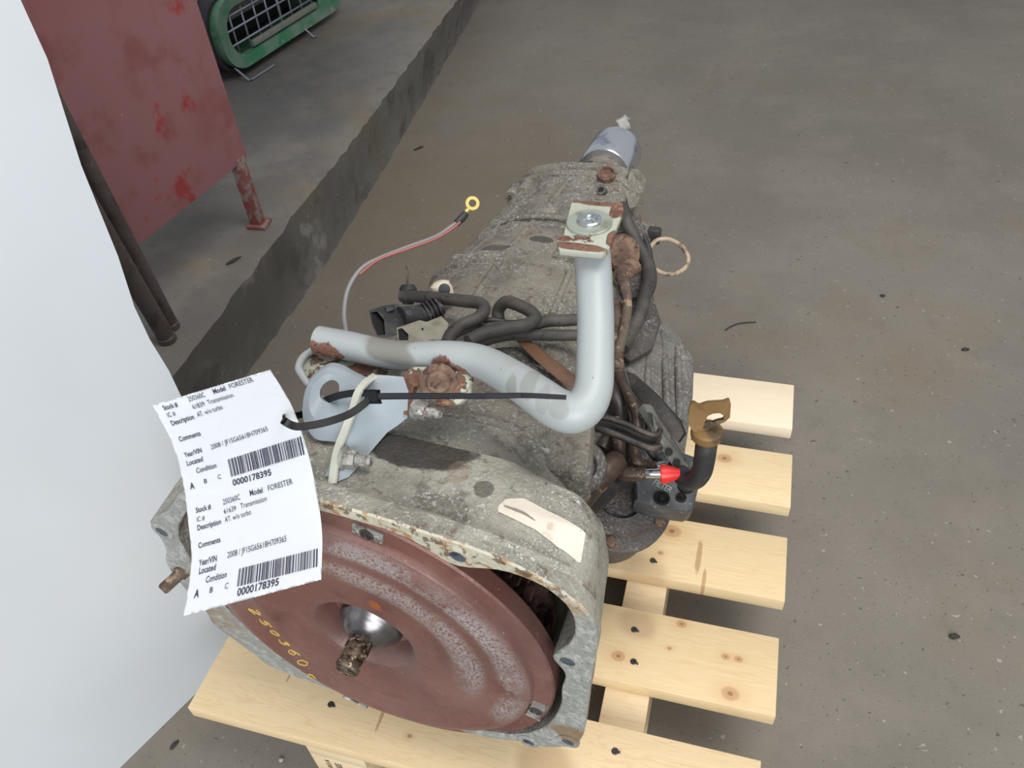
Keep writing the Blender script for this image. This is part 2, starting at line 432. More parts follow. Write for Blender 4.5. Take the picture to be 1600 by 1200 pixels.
def slab_bm(bm, poly, vec, bevel=.0):
    poly = [Vector(p) for p in poly]; vec = Vector(vec)
    a = [bm.verts.new(p) for p in poly]; b = [bm.verts.new(p + vec) for p in poly]
    n = len(poly)
    fs = [bm.faces.new(a), bm.faces.new(b[::-1])]
    for k in range(n): fs.append(bm.faces.new((a[k], b[k], b[(k + 1) % n], a[(k + 1) % n])))
    if bevel:
        es = set(fs[0].edges) | set(fs[1].edges)
        bmesh.ops.bevel(bm, geom=list(es), offset=bevel, segments=2, affect='EDGES', profile=.5)
def slab(name, poly, vec, mat, parent=None, bevel=.0006, loc=None, sharp=35):
    bm = bmesh.new(); slab_bm(bm, poly, vec, bevel)
    return link(name, from_bm(bm, name, sharp), mat, parent, loc=loc)
def resample(loop, n):
    P = [Vector(p) for p in loop]; P.append(P[0]); L = [0]
    for i in range(len(P) - 1): L.append(L[-1] + (P[i + 1] - P[i]).length)
    out = []; j = 0
    for k in range(n):
        d = L[-1] * k / n
        while L[j + 1] < d: j += 1
        f = (d - L[j]) / max(L[j + 1] - L[j], 1e-9); out.append(P[j].lerp(P[j + 1], f))
    return out
def loopy(L, k=4):
    P = catmull(list(L[-2:]) + list(L) + list(L[:2]), k); return P[2 * k: (2 + len(L)) * k]
def ring_slab(name, outer, inner, vec, mat, parent=None, n=48, loc=None, bulge=None):
    """plate with one hole"""
    O_ = resample(outer, n); I_ = resample(inner, n)
    c = sum(I_, Vector()) / n
    best = min(range(n), key=lambda s: sum((I_[(k + s) % n] - c).normalized().dot((O_[k] - c).normalized()) * -1 for k in range(n)))
    I_ = [I_[(k + best) % n] for k in range(n)]
    vec = Vector(vec); bm = bmesh.new()
    layers = []
    for f in (0, .08, .5, 1):
        layers.append([O_[k].lerp(I_[k], f) + (Vector(bulge) * (1 - abs(2 * f - 1)) if bulge else Vector()) for k in range(n)])
    F = [[bm.verts.new(p) for p in l] for l in layers]; B = [[bm.verts.new(p + vec) for p in l] for l in layers]
    for k in range(n):
        q = (k + 1) % n
        for i in range(3):
            bm.faces.new((F[i][k], F[i][q], F[i + 1][q], F[i + 1][k])); bm.faces.new((B[i][k], B[i + 1][k], B[i + 1][q], B[i][q]))
        bm.faces.new((F[0][k], B[0][k], B[0][q], F[0][q])); bm.faces.new((F[3][k], F[3][q], B[3][q], B[3][k]))
    return link(name, from_bm(bm, name, 40), mat, parent, loc=loc)
def ribbon_bm(bm, pts, width, thick, sides, sub=5):
    """flat strap: sides = vector (or list of vectors) giving the width direction"""
    path = catmull(pts, sub); m = len(path); ns = len(sides) if isinstance(sides, list) else 0; rings = []
    for i, p in enumerate(path):
        t = (path[min(i + 1, m - 1)] - path[max(i - 1, 0)]).normalized()
        if ns:
            f = i / (m - 1) * (ns - 1); k = min(int(f), ns - 2); sd = Vector(sides[k]).lerp(Vector(sides[k + 1]), f - k)
        else: sd = Vector(sides)
        w_ = width if isinstance(width, (int, float)) else width[0] + (width[1] - width[0]) * i / (m - 1)
        sd = (sd - t * sd.dot(t)).normalized() * w_ / 2; nn = t.cross(sd).normalized() * thick / 2
        rings.append([bm.verts.new(p + a) for a in (sd + nn, -sd + nn, -sd - nn, sd - nn)])
    for i in range(m - 1):
        for k in range(4): bm.faces.new((rings[i][k], rings[i][(k + 1) % 4], rings[i + 1][(k + 1) % 4], rings[i + 1][k]))
    bm.faces.new(rings[0][::-1]); bm.faces.new(rings[-1])
def ribbon(name, pts, width, thick, sides, mat, parent=None, sub=5, loc=None):
    bm = bmesh.new(); ribbon_bm(bm, pts, width, thick, sides, sub)
    return link(name, from_bm(bm, name, 30), mat, parent, loc=loc)
def text_verts(txt, bold=0.0, size=1.0):
    cu = bpy.data.curves.new('t', 'FONT'); cu.body = txt; cu.size = size; cu.offset = bold; cu.resolution_u = 3
    ob = bpy.data.objects.new('t', cu); sc.collection.objects.link(ob)
    bpy.context.view_layer.update()
    me = bpy.data.meshes.new_from_object(ob.evaluated_get(bpy.context.evaluated_depsgraph_get()))
    v = [tuple(x.co) for x in me.vertices]; f = [tuple(p.vertices) for p in me.polygons]
    bpy.data.objects.remove(ob); bpy.data.curves.remove(cu); bpy.data.meshes.remove(me)
    return v, f

# ------------------------------------------------------------------ setting: floor, raised platform with kerb
def plane_grid(name, x0, x1, y0, y1, z, mat):
    bm = bmesh.new()
    vs = [bm.verts.new(p) for p in ((x0, y0, z), (x1, y0, z), (x1, y1, z), (x0, y1, z), (x0, y0, z - .05), (x1, y0, z - .05), (x1, y1, z - .05), (x0, y1, z - .05))]
    for f in ((0, 1, 2, 3), (7, 6, 5, 4), (0, 4, 5, 1), (1, 5, 6, 2), (2, 6, 7, 3), (3, 7, 4, 0)): bm.faces.new([vs[i] for i in f])
    o = link(name, from_bm(bm, name, 30), mat, smooth=False); o['kind'] = 'structure'; return o
floor = plane_grid('floor', -6, 7, -5, 14, 0, M['floor'])
TOPL = [(-3.0, -.20), (.1, -.308), (.45, -.327), (.70, -.343), (.87, -.355), (1.22, -.371), (1.68, -.403), (2.18, -.438), (2.8, -.49), (4, -.62), (6, -.90), (12, -1.7)]
FOOTL = [(-3.0, -.24), (.1, -.322), (.66, -.354), (.91, -.358), (1.13, -.378), (1.41, -.402), (1.86, -.447), (2.8, -.55), (4, -.70), (6, -.98), (12, -1.8)]
def along(L, y):
    for (y0, x0), (y1, x1) in zip(L, L[1:]):
        if y0 <= y <= y1: return x0 + (x1 - x0) * (y - y0) / (y1 - y0)
    return L[-1][1]
ZP = .18
bm = bmesh.new(); prev = None; y = -3.0
while y < 12:
    near = -.2 < y < 4
    j = random.uniform(0, .005); x = along(TOPL, y) + (random.uniform(-.003, .003) if near else 0); xf = along(FOOTL, y) + (random.uniform(-.003, .003) if near else 0)
    row = [bm.verts.new(p) for p in ((-4, y, ZP), (x - .06, y, ZP), (x - .012 - j, y, ZP - .001), (x, y, ZP - .008 - j), ((x + xf) / 2 + random.uniform(-.002, .002), y, ZP * .5), (xf, y, .008), (xf + .006, y, -.01), (-4, y, -.01))]
    if prev:
        for k in range(7): bm.faces.new((prev[k], prev[k + 1], row[k + 1], row[k]))
    prev = row
    y += .025 if near else .4
me = from_bm(bm, 'platform', 50)
plat = link('trim_1', me, M['platform']); me.materials.append(M['kerb'])
for p in me.polygons:
    if p.center.x > -1.9 and p.center.z < ZP - .02: p.material_index = 1
plat['kind'] = 'structure'

# ------------------------------------------------------------------ pallet
HP = .14
pal = tag(empty('wooden_pallet', (.33, .25, 0)), 'pale new pine pallet under the transmission, on the concrete floor', 'pallet')
PW_, PP, PT_ = .0963, .147, .0206
ends = [-.0137, -.0012, .0037, .0062, .0046]
kn = [
    [((.10, -.03, .14), .004, 'stain'), ((0.2263,-0.0537,0.14), .006, 'stain'), ((0.2654,-0.0648,0.14), .003, 'knot'), ((.42, -.06, .14), .03, 'dirt'), ((.46, -.075, .14), .009, 'stain')],
    [((0.4712,0.0815,0.14), .008, 'knot'), ((0.5996,0.0656,0.14), .010, 'knot'), ((0.5911,0.1092,0.14), .005, 'knot'), ((0.6054,0.1093,0.14), .005, 'knot'), ((0.5371,0.1394,0.14), .006, 'knot'), ((0.4854,0.1274,0.14), .022, 'dirt'), ((0.5273,0.1048,0.14), .003, 'knot')],
    [((0.5468,0.2396,0.14), .010, 'stain'), ((0.5085,0.2722,0.14), .012, 'knot'), ((0.481,0.205,0.14), .028, 'dirt'), ((0.4986,0.2348,0.14), .004, 'knot'), ((0.5565,0.2077,0.14), .007, 'stain')],
    [((0.564,0.4148,0.14), .010, 'knot')],
    []]
def plank(name, x0, x1, y0, y1, z0, z1, mat, parent):
    cen = ((x0 + x1) / 2, (y0 + y1) / 2, (z0 + z1) / 2)
    bm = bmesh.new()
    box_bm(bm, (cen[0] - parent.location.x, cen[1] - parent.location.y, cen[2]), (x1 - x0, y1 - y0, z1 - z0), None, .0012)
    return link(name, from_bm(bm, name, 30), mat, parent)
for k in range(5):
    kk = [((c[0] - .33, c[1] - .25, c[2]), r, t) for c, r, t in kn[k]]
    wmat = wood('pine_plank_%d' % k, kk, base=[(224, 198, 156), (214, 188, 144), (216, 190, 146), (222, 198, 156), (232, 214, 188)][k], pale=(.75 if k == 4 else 0))
    plank('plank', 0, .65 + ends[k], k * PP - PW_, k * PP, HP - PT_, HP, wmat, pal)
wb = wood('pine_block', base=(218, 196, 160))
SX = ((.147, .2195), (.2960, .3560), (.462, .513))
for a, b in (SX[0], SX[2]):
    plank('stringer_board', a, b, -PW_, 4 * PP, HP - PT_ * 2 + .0, HP - PT_ + .0002, wb, pal)
    for yc in (-PW_ + .045, 2 * PP - .05, 4 * PP - .045):
        plank('block', a, b, yc - .045, yc + .045, .0206, HP - PT_ * 2, wb, pal)
    plank('bottom_board', a, b, -PW_, 4 * PP, 0.0, .0206, wb, pal)
for x, y in [(.4848,.267),(.4908,.221),(.4837,.1191),(.4896,.0785),(.4872,-.0271),(.1637,-.0529),(.178,.10),(.50,-.07)]:
    bm = bmesh.new()
    lathe_bm(bm, (x - .33, y - .25, HP - .002), (random.uniform(-.1, .1), random.uniform(-.1, .1), 1), [(.0034, 0), (.0040, .0024), (.0032, .0030)], 9)
    box_bm(bm, (x - .33 + .003, y - .25 - .001, HP + .0008), (.006, .0022, .0016), Matrix.Rotation(random.uniform(-.5, .5), 3, 'Z'), .0004)
    link('nail', from_bm(bm, 'nail'), M['nail'], pal)
# ink stamp on the front of the near left block (faces the viewer)
v, f = text_verts('A-218', .01)
bm = bmesh.new()
vv = [bm.verts.new((.170 - .33 - y * .009, -PW_ - .0004 - .25, HP - .046 - x * .009)) for x, y, z in v]
for q in f: bm.faces.new([vv[i] for i in q])
for r_ in range(16):      # dense smudged lines too small to read
    for c_ in range(3):
        x0 = .176 - .33 + c_ * .0032 + random.uniform(-.0004, .0004); z0 = HP - .050 - r_ * .0018
        q = [bm.verts.new((x0 + a, -PW_ - .0004 - .25, z0 + b)) for a, b in ((0, 0), (.0024, 0), (.0024, .0008), (0, .0008))]
        bm.faces.new(q)
link('ink_stamp', from_bm(bm, 'stamp', 0), M['gasket'], pal, smooth=False)['kind'] = 'stuff'

# ------------------------------------------------------------------ transmission
YAW = -math.atan2(0.07169973130934536, 0.9974262622019573)
tr = tag(empty('transmission', (0.26587, -0.07204, HP), YAW), 'used automatic car transmission with rust red torque converter, lying on the pine pallet', 'transmission')
LZ = (0, 0, Z0)
def outline(pts, n):
    """radius of a star shaped (u, w) polygon at n angles"""
    out = []
    m = len(pts)
    for k in range(n):
        a = 2 * math.pi * k / n; d = (math.cos(a), math.sin(a)); best = None
        for i in range(m):
            p, q = pts[i], pts[(i + 1) % m]
            ex, ez = q[0] - p[0], q[1] - p[1]; den = d[0] * ez - d[1] * ex
            if abs(den) < 1e-12: continue
            r = (p[0] * ez - p[1] * ex) / den; s = (p[0] * d[1] - p[1] * d[0]) / den
            if r > 0 and -1e-6 <= s <= 1 + 1e-6: best = r if best is None else max(best, r)
        out.append(best if best else .1)
    return out
from mathutils import noise as mnoise
def lump(me, amp, sc1, sel=None):
    me.update()
    nn = [v.normal.copy() for v in me.vertices]
    for v, n in zip(me.vertices, nn):
        p = v.co * sc1
        k = mnoise.noise(p) * .6 + mnoise.noise(p * 2.3) * .4 + max(0, mnoise.noise(p * .7 + Vector((5, 3, 1))) - .25) * 1.6
        v.co += n * amp * k
def smooth_list(r, k):
    n = len(r)
    for _ in range(k): r = [(r[i - 1] + 2 * r[i] + r[(i + 1) % n]) / 4 for i in range(n)]
    return r
def dense(rings, step):
    out = [rings[0]]
    for a, b in zip(rings, rings[1:]):
        m = max(1, int((b[0] - a[0]) / step))
        for k in range(1, m + 1):
            f = k / m; out.append((a[0] + (b[0] - a[0]) * f, [x + (y - x) * f for x, y in zip(a[1], b[1])], (a[2][0] + (b[2][0] - a[2][0]) * f, a[2][1] + (b[2][1] - a[2][1]) * f)))
    return out
def polar_loft(bm, rings, n, jitter=0.0, cap0=True, cap1=True):
    R = []; rings = dense(rings, .006) if jitter else rings
    for t, rad, cen in rings:
        R.append([bm.verts.new((cen[0] + rad[k] * math.cos(2 * math.pi * k / n), t + random.uniform(-1, 1) * jitter * .3, cen[1] + (rad[k] + random.uniform(-1, 1) * jitter) * math.sin(2 * math.pi * k / n))) for k in range(n)])
    for i in range(len(R) - 1):
        for k in range(n): bm.faces.new((R[i][k], R[i][(k + 1) % n], R[i + 1][(k + 1) % n], R[i + 1][k]))
    if cap0: bm.faces.new(R[0][::-1])
    if cap1: bm.faces.new(R[-1])
NB = 200
outer = [(0.214,0.127),(0.204,0.145),(0.181,0.163),(0.153,0.175),(0.125,0.181),(0.058,0.189),(-0.004,0.191),(-0.062,0.188),(-0.109,0.174),(-0.142,0.148),(-0.166,0.117),(-0.178,0.108),(-0.2,0.089),(-0.201,0.072),(-0.198,0.066),(-0.205,0.035),
         (-0.213,0.028),(-0.215,0),(-0.209,-0.03),(-0.199,-0.062),(-0.203,-0.09),(-0.191,-0.098),(-0.182,-0.111),(-0.163,-0.132),(-0.155,-0.148),(-0.129,-0.153),(-0.081,-0.155),(-0.004,-0.156),(0.081,-0.149),
         (0.119,-0.14),(0.135,-0.129),(0.163,-0.124),(0.195,-0.099),(0.203,-0.066),(0.207,-0.007),(0.211,0.052),(0.216,0.089)]
inner = [(0.199,0.102),(0.199,0.124),(0.192,0.142),(0.177,0.156),(0.157,0.162),(0.138,0.162),(0.125,0.156),(0.117,0.152),(0.105,0.152),(0.095,0.159),(0.076,0.171),(0.055,0.176),(0.001,0.178),(-0.062,0.174),(-0.109,0.153),(-0.142,0.127),
         (-0.164,0.098),(-0.175,0.074),(-0.176,0.032),(-0.173,-0.016),(-0.159,-0.059),(-0.138,-0.097),(-0.1,-0.125),(-0.033,-0.143),(0.034,-0.143),(0.091,-0.135),(0.128,-0.121),(0.149,-0.103),(0.166,-0.079),(0.177,-0.05),(0.184,-0.02),
         (0.185,0.01),(0.19,0.032),(0.187,0.042),(0.181,0.051),(0.177,0.056),(0.182,0.067),(0.192,0.079)]
C1 = [(.211,.10),(.204,.143),(.188,.160),(.137,.1725),(.069,.180),(-.01,.182),(-.08,.179),(-.13,.158),(-.166,.114),(-.191,.074),(-.203,-.006),(-.196,-.075),(-.16,-.142),(-.068,-.160),(.07,-.155),(.135,-.138),(.17,-.125),(.197,-.07),(.206,-.0)]
C2 = [(.207,.10),(.204,.150),(.199,.164),(.188,.172),(.13,.1735),(.06,.177),(-.01,.178),(-.10,.172),(-.15,.14),(-.18,.07),(-.19,-.01),(-.18,-.08),(-.14,-.135),(-.07,-.15),(.07,-.148),(.14,-.13),(.18,-.11),(.195,-.06),(.203,.0)]
C3 = [(0.2040,0.0840),(0.1991,0.1340),(0.1786,0.1660),(0.1276,0.1730),(0.0688,0.1740),(-0.0096,0.1750),(-0.0684,0.1730),(-0.1174,0.1490),(-0.1517,0.0740),(-0.1566,-0.0060),(-0.1468,-0.0660),(-0.1076,-0.1160),(0.0100,-0.1260),(0.1276,-0.1060),(0.1766,-0.0760),(0.1962,0.0040)]
C4 = [(0.1864,0.0740),(0.1766,0.1240),(0.1570,0.1540),(0.1178,0.1700),(0.0590,0.1710),(-0.0096,0.1720),(-0.0586,0.1700),(-0.1076,0.1390),(-0.1370,0.0740),(-0.1370,-0.0260),(-0.0978,-0.0960),(0.0100,-0.1060),(0.1178,-0.0960),(0.1668,-0.0660),(0.1815,0.0040)]
C5 = [(0.1717,0.0640),(0.1570,0.1140),(0.1374,0.1320),(0.0982,0.1520),(0.0492,0.1520),(-0.0096,0.1520),(-0.0488,0.1500),(-0.0978,0.1240),(-0.1272,0.0640),(-0.1272,-0.0260),(-0.0880,-0.0860),(0.0100,-0.0960),(0.1080,-0.0860),(0.1521,-0.0560),(0.1668,0.0040)]
oo = smooth_list(outline(outer, NB), 1); oi_ = smooth_list(outline(inner, NB), 1)
c0 = (0, 0)
def sc_(r, k): return [x * k for x in r]
bm = bmesh.new()
mn = [min(a, b) for a, b in zip(sc_(oi_, .96), sc_(outline(C4, NB), .97))]
polar_loft(bm, [(.105, sc_(mn, .5), c0), (.100, sc_(mn, .93), c0), (.075, [min(a, b - .006) for a, b in zip(oi_, outline(C3, NB))], c0), (.014, oi_, c0), (.001, oi_, c0), (0, sc_(oi_, 1.006), c0), (0, sc_(oo, .992), c0), (.0015, oo, c0), (.0155, sc_(oo, .995), c0), (.0165, sc_(smooth_list(outline(C1, NB), 2), 1.0), c0),
    (.025, smooth_list(outline(C1, NB), 2), c0), (.045, smooth_list(outline(C2, NB), 1), c0), (.068, smooth_list([(a + b) / 2 for a, b in zip(outline(C2, NB), outline(C3, NB))], 3), c0), (.080, smooth_list(outline(C3, NB), 1), c0), (.093, smooth_list(outline(C4, NB), 1), c0), (.0945, sc_(smooth_list(outline(C4, NB), 1), .985), c0), (.100, smooth_list(outline(C5, NB), 4), c0), (.150, sc_(smooth_list(outline(C5, NB), 6), .93), c0), (.165, sc_(smooth_list(outline(C5, NB), 6), .6), c0)], NB, .0003)
bell_me = from_bm(bm, 'bell_housing', 32)
bell = link('bell_housing', bell_me, M['bell'], tr, loc=LZ)
bell_me.materials.append(M['flange'])
for p in bell_me.polygons:
    if p.normal.y < -.5 and p.center.y < .01 and Vector((p.center.x, p.center.z)).length > .13: p.material_index = 1
bmx = bmesh.new(); bmx.from_mesh(bell_me); BELL = BVHTree.FromBMesh(bmx); bmx.free()
def drape(p, lift=.0008):
    """drop a point straight down on to the bell housing"""
    h = BELL.ray_cast(Vector((p[0], p[1], .3)), Vector((0, 0, -1)))
    return Vector((p[0], p[1], h[0].z + lift)) if h[0] is not None else Vector(p)
# bolt holes and bosses on the flange
def ringhole(u, w, r=.0075, t=-.0008, mat='bolt', parent=bell, depth=.02):
    lathe('bolt_boss', (u, t, w), (0, -1, 0), [(r * 1.75, -.003), (r * 1.75, .0002), (r * 1.35, .0012), (r, .0010), (r * .95, -.0006)], M[mat], parent, 20, cap1=False)
    lathe('bolt_hole', (u, t, w), (0, -1, 0), [(r * .98, -.004), (r * .98, .0001), (r * .6, .0002)], M['pit'], parent, 16)
for u, w, r in [(*(-0.189,0.08),.0065), (*(0.113,0.167),.0065), (*(0.192,0.06),.0065), (*(0.188,-0.09),.006), (*(0.148,-0.119),.006)]:
    ringhole(u, w, r, mat='flange')
# left ear boss with a slanted face running back
slab('mounting_ear', [(-0.204,0.002,0.084),(-0.202,0.002,0.065),(-0.185,0.002,0.067),(-0.173,0.002,0.085),(-0.139,0.002,0.132),(-0.124,0.002,0.162),(-0.18,0.002,0.102)], (.004,.055,.012), M['bell'], bell, .002)
# locating stud low on the left of the flange
st = lathe('stud', (-0.197,0,0.012), (-.35, -1, -.1), [(.0075,-.01),(.0075,.004),(.0058,.0045),(.0058,.022),(.0045,.024)], M['rustpipe'], bell, 16)
# ribs and ridge across the bell top
rb = bmesh.new()
tube_bm(rb, [drape(p, -.002) for p in [(-.10,.016,0),(-.03,.015,0),(.05,.016,0),(.12,.015,0),(.16,.015,0),(.19,.018,0)]], .0045, 10, 4)
link('rim_bead', from_bm(rb, 'bead'), M['bell'], bell)
sticker = [(0.128,0.045,0.174),(0.131,0.053,0.174),(0.143,0.058,0.174),(0.165,0.052,0.174),(0.195,0.045,0.174),(0.196,0.027,0.174),(0.178,0.029,0.174),(0.159,0.035,0.174),(0.134,0.039,0.174),(0.129,0.04,0.174)]
def drape_poly(name, poly, mat, parent, lift=.0007):
    P = resample([(p[0], p[1], 0) for p in poly], 60); c = sum(P, Vector()) / 60
    bm = bmesh.new(); rings = []
    for f in (1, .8, .6, .4, .2): rings.append([bm.verts.new(drape(c.lerp(p, f), lift)) for p in P])
    for i in range(4):
        for k in range(60): bm.faces.new((rings[i][k], rings[i][(k + 1) % 60], rings[i + 1][(k + 1) % 60], rings[i + 1][k]))
    bm.faces.new(rings[-1])
    return link(name, from_bm(bm, name, 60), mat, parent)
drape_poly('paper_label', sticker, M['label'], bell)['label'] = 'torn cream paper label'
tb = bmesh.new()
tube_bm(tb, [drape(p, .0008) for p in [(0.132,0.046,0.174),(0.142,0.045,0.174),(0.149,0.044,0.174),(0.158,0.041,0.174)]], [.0005,.0011,.0009,.0004], 6, 4)
link('label_tear', from_bm(tb, 'tear'), M['case'], bell)

# converter
conv = lathe('torque_converter', (0, .004, 0), (0, -1, 0), [
    (.110,-.085),(.120,-.080),(.138,-.078),(.142,-.040),(.148,-.038),(.150,-.030),(.157,-.028),(.160,-.020),(.168,-.018),(.176,-.018),(.1775,-.016),(.1775,-.001),(.176,.001),
    (.1585,.0015),(.1600,.0005),(.1595,.0015),(.1590,.0060),(.1578,.0078),(.152,.0100),(.146,.0118),(.139,.0118),(.131,.0100),(.123,.0088),(.115,.0094),(.108,.0110),(.102,.0112),(.095,.0098),(.085,.0078),(.072,.0066),(.060,.0060),
    (.050,.0065),(.046,.0030),(.042,-.006),(.039,-.014),(.030,-.016)], M['conv'], tr, 128, loc=LZ, sharp=28, cap1=True)
hub = lathe('hub', (0, .004, 0), (0, -1, 0), [(.031,-.018),(.031,-.006),(.0295,-.003),(.026,-.001),(.0245,.002),(.019,.008),(.013,.012),(.0105,.0125)], M['steel_dark'], conv, 48)
lathe('input_stub', (0, .004, 0), (0, -1, 0), [(.0115,.010),(.0115,.024),(.0105,.0245),(.0105,.036),(.0112,.0365),(.0112,.040),(.0095,.0415)], M['stub'], conv, 24)
for px in ((0.034,0,0.146), (0.161,0,-0.05), (-0.053,0,-0.177), (-.168,0,.035)):
    a = math.atan2(px[2], px[0]); r0 = .1665
    R3 = Matrix.Rotation(-(a - math.pi / 2), 3, 'Y')
    c = Vector((r0 * math.cos(a), .002, r0 * math.sin(a)))
    box('drive_pad', c, (.026, .004, .013), M['bolt'], conv, R3, .0015)
    lathe('drive_bolt', c + Vector((0, -.002, 0)), (0, -1, 0), [(.0062,0),(.0062,.0006),(.0046,.0008),(.0042,-.001),(.001,-.001)], M['steel_dark'], conv, 16)
# toothed ring behind the converter
bm = bmesh.new(); NT = 96
ra = []
for k in range(NT * 4):
    a = 2 * math.pi * k / (NT * 4); r = .160 if k % 4 in (0, 1) else .150
    ra.append([bm.verts.new((r * math.cos(a), t, r * math.sin(a))) for t in (.040, .068)] + [bm.verts.new((.130 * math.cos(a), t, .130 * math.sin(a))) for t in (.068, .040)])
for k in range(len(ra)):
    p, q = ra[k], ra[(k + 1) % len(ra)]
    for i in range(4): bm.faces.new((p[i], p[(i + 1) % 4], q[(i + 1) % 4], q[i]))
link('toothed_ring', from_bm(bm, 'teeth', 25), M['gear'], conv)
# yellow handwriting 250360C on the converter face
G = {'2': [[(.1,.8),(.5,1),(.85,.75),(.5,.4),(.05,.02),(.95,.1)]], '5': [[(.9,1),(.3,.95),(.2,.55),(.7,.55),(.85,.25),(.5,0),(.05,.1)]],
     '0': [[(.5,1),(.1,.6),(.25,.1),(.65,.1),(.9,.6),(.5,1)]], '3': [[(.1,.9),(.6,1),(.8,.75),(.4,.55),(.85,.35),(.6,.02),(.05,.1)]],
     '6': [[(.8,1),(.3,.7),(.1,.3),(.4,0),(.8,.2),(.7,.5),(.2,.4)]], 'c': [[(.8,.8),(.3,.75),(.1,.35),(.5,.02),(1.15,.05)]]}
bm = bmesh.new()
p0 = Vector((-0.122,-0.005,-0.009)); p1 = Vector((-0.084,-0.005,-0.115))
ex = (p1 - p0); Lw = ex.length; ex.normalize(); ez = Vector((-ex.z, 0, ex.x))
if ez.x < 0: ez = -ez
def yface(r):   # height of the converter face at a radius
    prof = [(.1775,.0),(.1600,.003),(.1578,-.0038),(.152,-.0060),(.146,-.0078),(.139,-.0078),(.131,-.0060),(.123,-.0048),(.115,-.0054),(.108,-.0070),(.102,-.0072),(.095,-.0058),(.085,-.0038),(.05,-.002)]
    for (a, ya), (b, yb) in zip(prof, prof[1:]):
        if b <= r <= a: return yb + (ya - yb) * (r - b) / (a - b)
    return 0
for i, ch in enumerate('250360c'):
    s0 = Lw * (i / 6.6) + (.005 if ch == 'c' else 0)
    hh = .0125 if ch != 'c' else .009
    for st_ in G[ch]:
        pts = []
        for x, y in catmull([(a, b, 0) for a, b in st_], 5) and [(q.x, q.y) for q in catmull([(a, b, 0) for a, b in st_], 5)]:
            q = p0 + ex * (s0 + x * .0105) + ez * (y * hh - .004)
            q.y = yface(math.hypot(q.x, q.z)) - .0004
            pts.append(q)
        tube_bm(bm, pts, .0008, 6, 1)
link('handwritten_number', from_bm(bm, 'hand', 0), M['marker'], conv, smooth=False)

# gear case
NC = 180
def rr(pts, k=8): return smooth_list(outline(pts, NC), k)
S0 = [(.15,.02),(.145,.105),(.11,.138),(.0,.142),(-.08,.138),(-.13,.09),(-.145,0),(-.13,-.10),(0,-.13),(.12,-.11)]
S1 = [(.135,.02),(.12,.08),(.085,.104),(.0,.108),(-.07,.104),(-.125,.07),(-.14,0),(-.12,-.12),(0,-.16),(.12,-.12)]
S2 = [(.125,.02),(.11,.065),(.07,.092),(.0,.098),(-.07,.090),(-.125,.055),(-.142,0),(-.13,-.10),(0,-.17),(.12,-.12)]
S3 = [(.100,.0),(.088,.055),(.06,.080),(.0,.086),(-.06,.078),(-.118,.045),(-.138,-.005),(-.13,-.08),(0,-.15),(.10,-.10)]
S4 = [(.066,.0),(.062,.038),(.05,.056),(.0,.060),(-.05,.056),(-.108,.036),(-.128,-.005),(-.12,-.07),(0,-.12),(.09,-.08)]
S5 = [(.056,.0),(.054,.030),(.045,.046),(.0,.050),(-.05,.046),(-.102,.032),(-.124,-.005),(-.11,-.06),(0,-.09),(.07,-.06)]
bm = bmesh.new()
polar_loft(bm, [(.100, sc_(rr(S0), .8), c0), (.102, rr(S0), c0), (.16, rr(S0), c0), (.20, rr(S1), c0), (.255, rr(S1), c0), (.258, sc_(rr(S1), 1.03), c0), (.272, sc_(rr(S1), 1.03), c0), (.275, rr(S1), c0), (.36, rr(S2), c0),
    (.45, rr(S2), c0), (.452, sc_(rr(S2), 1.035), c0), (.466, sc_(rr(S2), 1.035), c0), (.47, sc_(rr(S2), .985), c0), (.54, rr(S3), c0), (.62, sc_([(a + b) / 2 for a, b in zip(rr(S3), rr(S4))], 1.0), c0),
    (.70, rr(S4), c0), (.735, rr(S4), c0)], NC, .00015)
case = link('gear_case', from_bm(bm, 'gear_case', 40), M['case'], tr, loc=LZ)
lump(case.data, .0030, 38)
# ribs along the case
def topz(S, u):
    n = len(S); best = 0
    for i in range(n):
        p, q = S[i], S[(i + 1) % n]
        if (p[0] - u) * (q[0] - u) <= 0 and abs(p[0] - q[0]) > 1e-9:
            z = p[1] + (q[1] - p[1]) * (u - p[0]) / (q[0] - p[0]); best = max(best, z)
    return best
rb = bmesh.new()
for u0, u1, ta, tb_ in [(-.035,-.028,.30,.72),(.03,.02,.48,.72),(-.085,-.075,.48,.70),(.065,.05,.30,.60)]:
    pts = []
    for k in range(9):
        f = k / 8; t = ta + (tb_ - ta) * f; u = u0 + (u1 - u0) * f
        Sx = [(.36, S2), (.45, S2), (.54, S3), (.70, S4), (.74, S4)]
        z = None
        for (a, A_), (b, B_) in zip([(.20, S1)] + Sx, Sx):
            if a <= t <= b: z = topz(A_, u) + (topz(B_, u) - topz(A_, u)) * (t - a) / (b - a); break
        pts.append((u, t, (z or .07) - .0015))
    tube_bm(rb, pts, .0045, 8, 2)
for t0, S_ in ((.40, S2), (.58, S3), (.66, S4)):
    tube_bm(rb, [(u, t0, topz(S_, u) - .0015) for u in (-.09, -.05, 0, .04, .07)], .0035, 8, 3)
link('case_ribs', from_bm(rb, 'ribs', 50), M['case'], case)['kind'] = 'stuff'
for k, (u, t) in enumerate([(-.07, .53), (.045, .50), (-.02, .60), (.03, .66), (-.085, .64), (-.06, .71), (.02, .44), (-.10, .48)]):
    Sx = S2 if t < .5 else S3 if t < .62 else S4
    lathe('cast_boss', (u, t, topz(Sx, u) - .006), (random.uniform(-.2, .2), -.15, 1), [(.013, -.006), (.011, .004), (.0075, .007), (.004, .006), (.002, .004)] if k % 2 else [(.020, -.006), (.016, .003), (.008, .006)], M['case'], case, 18)
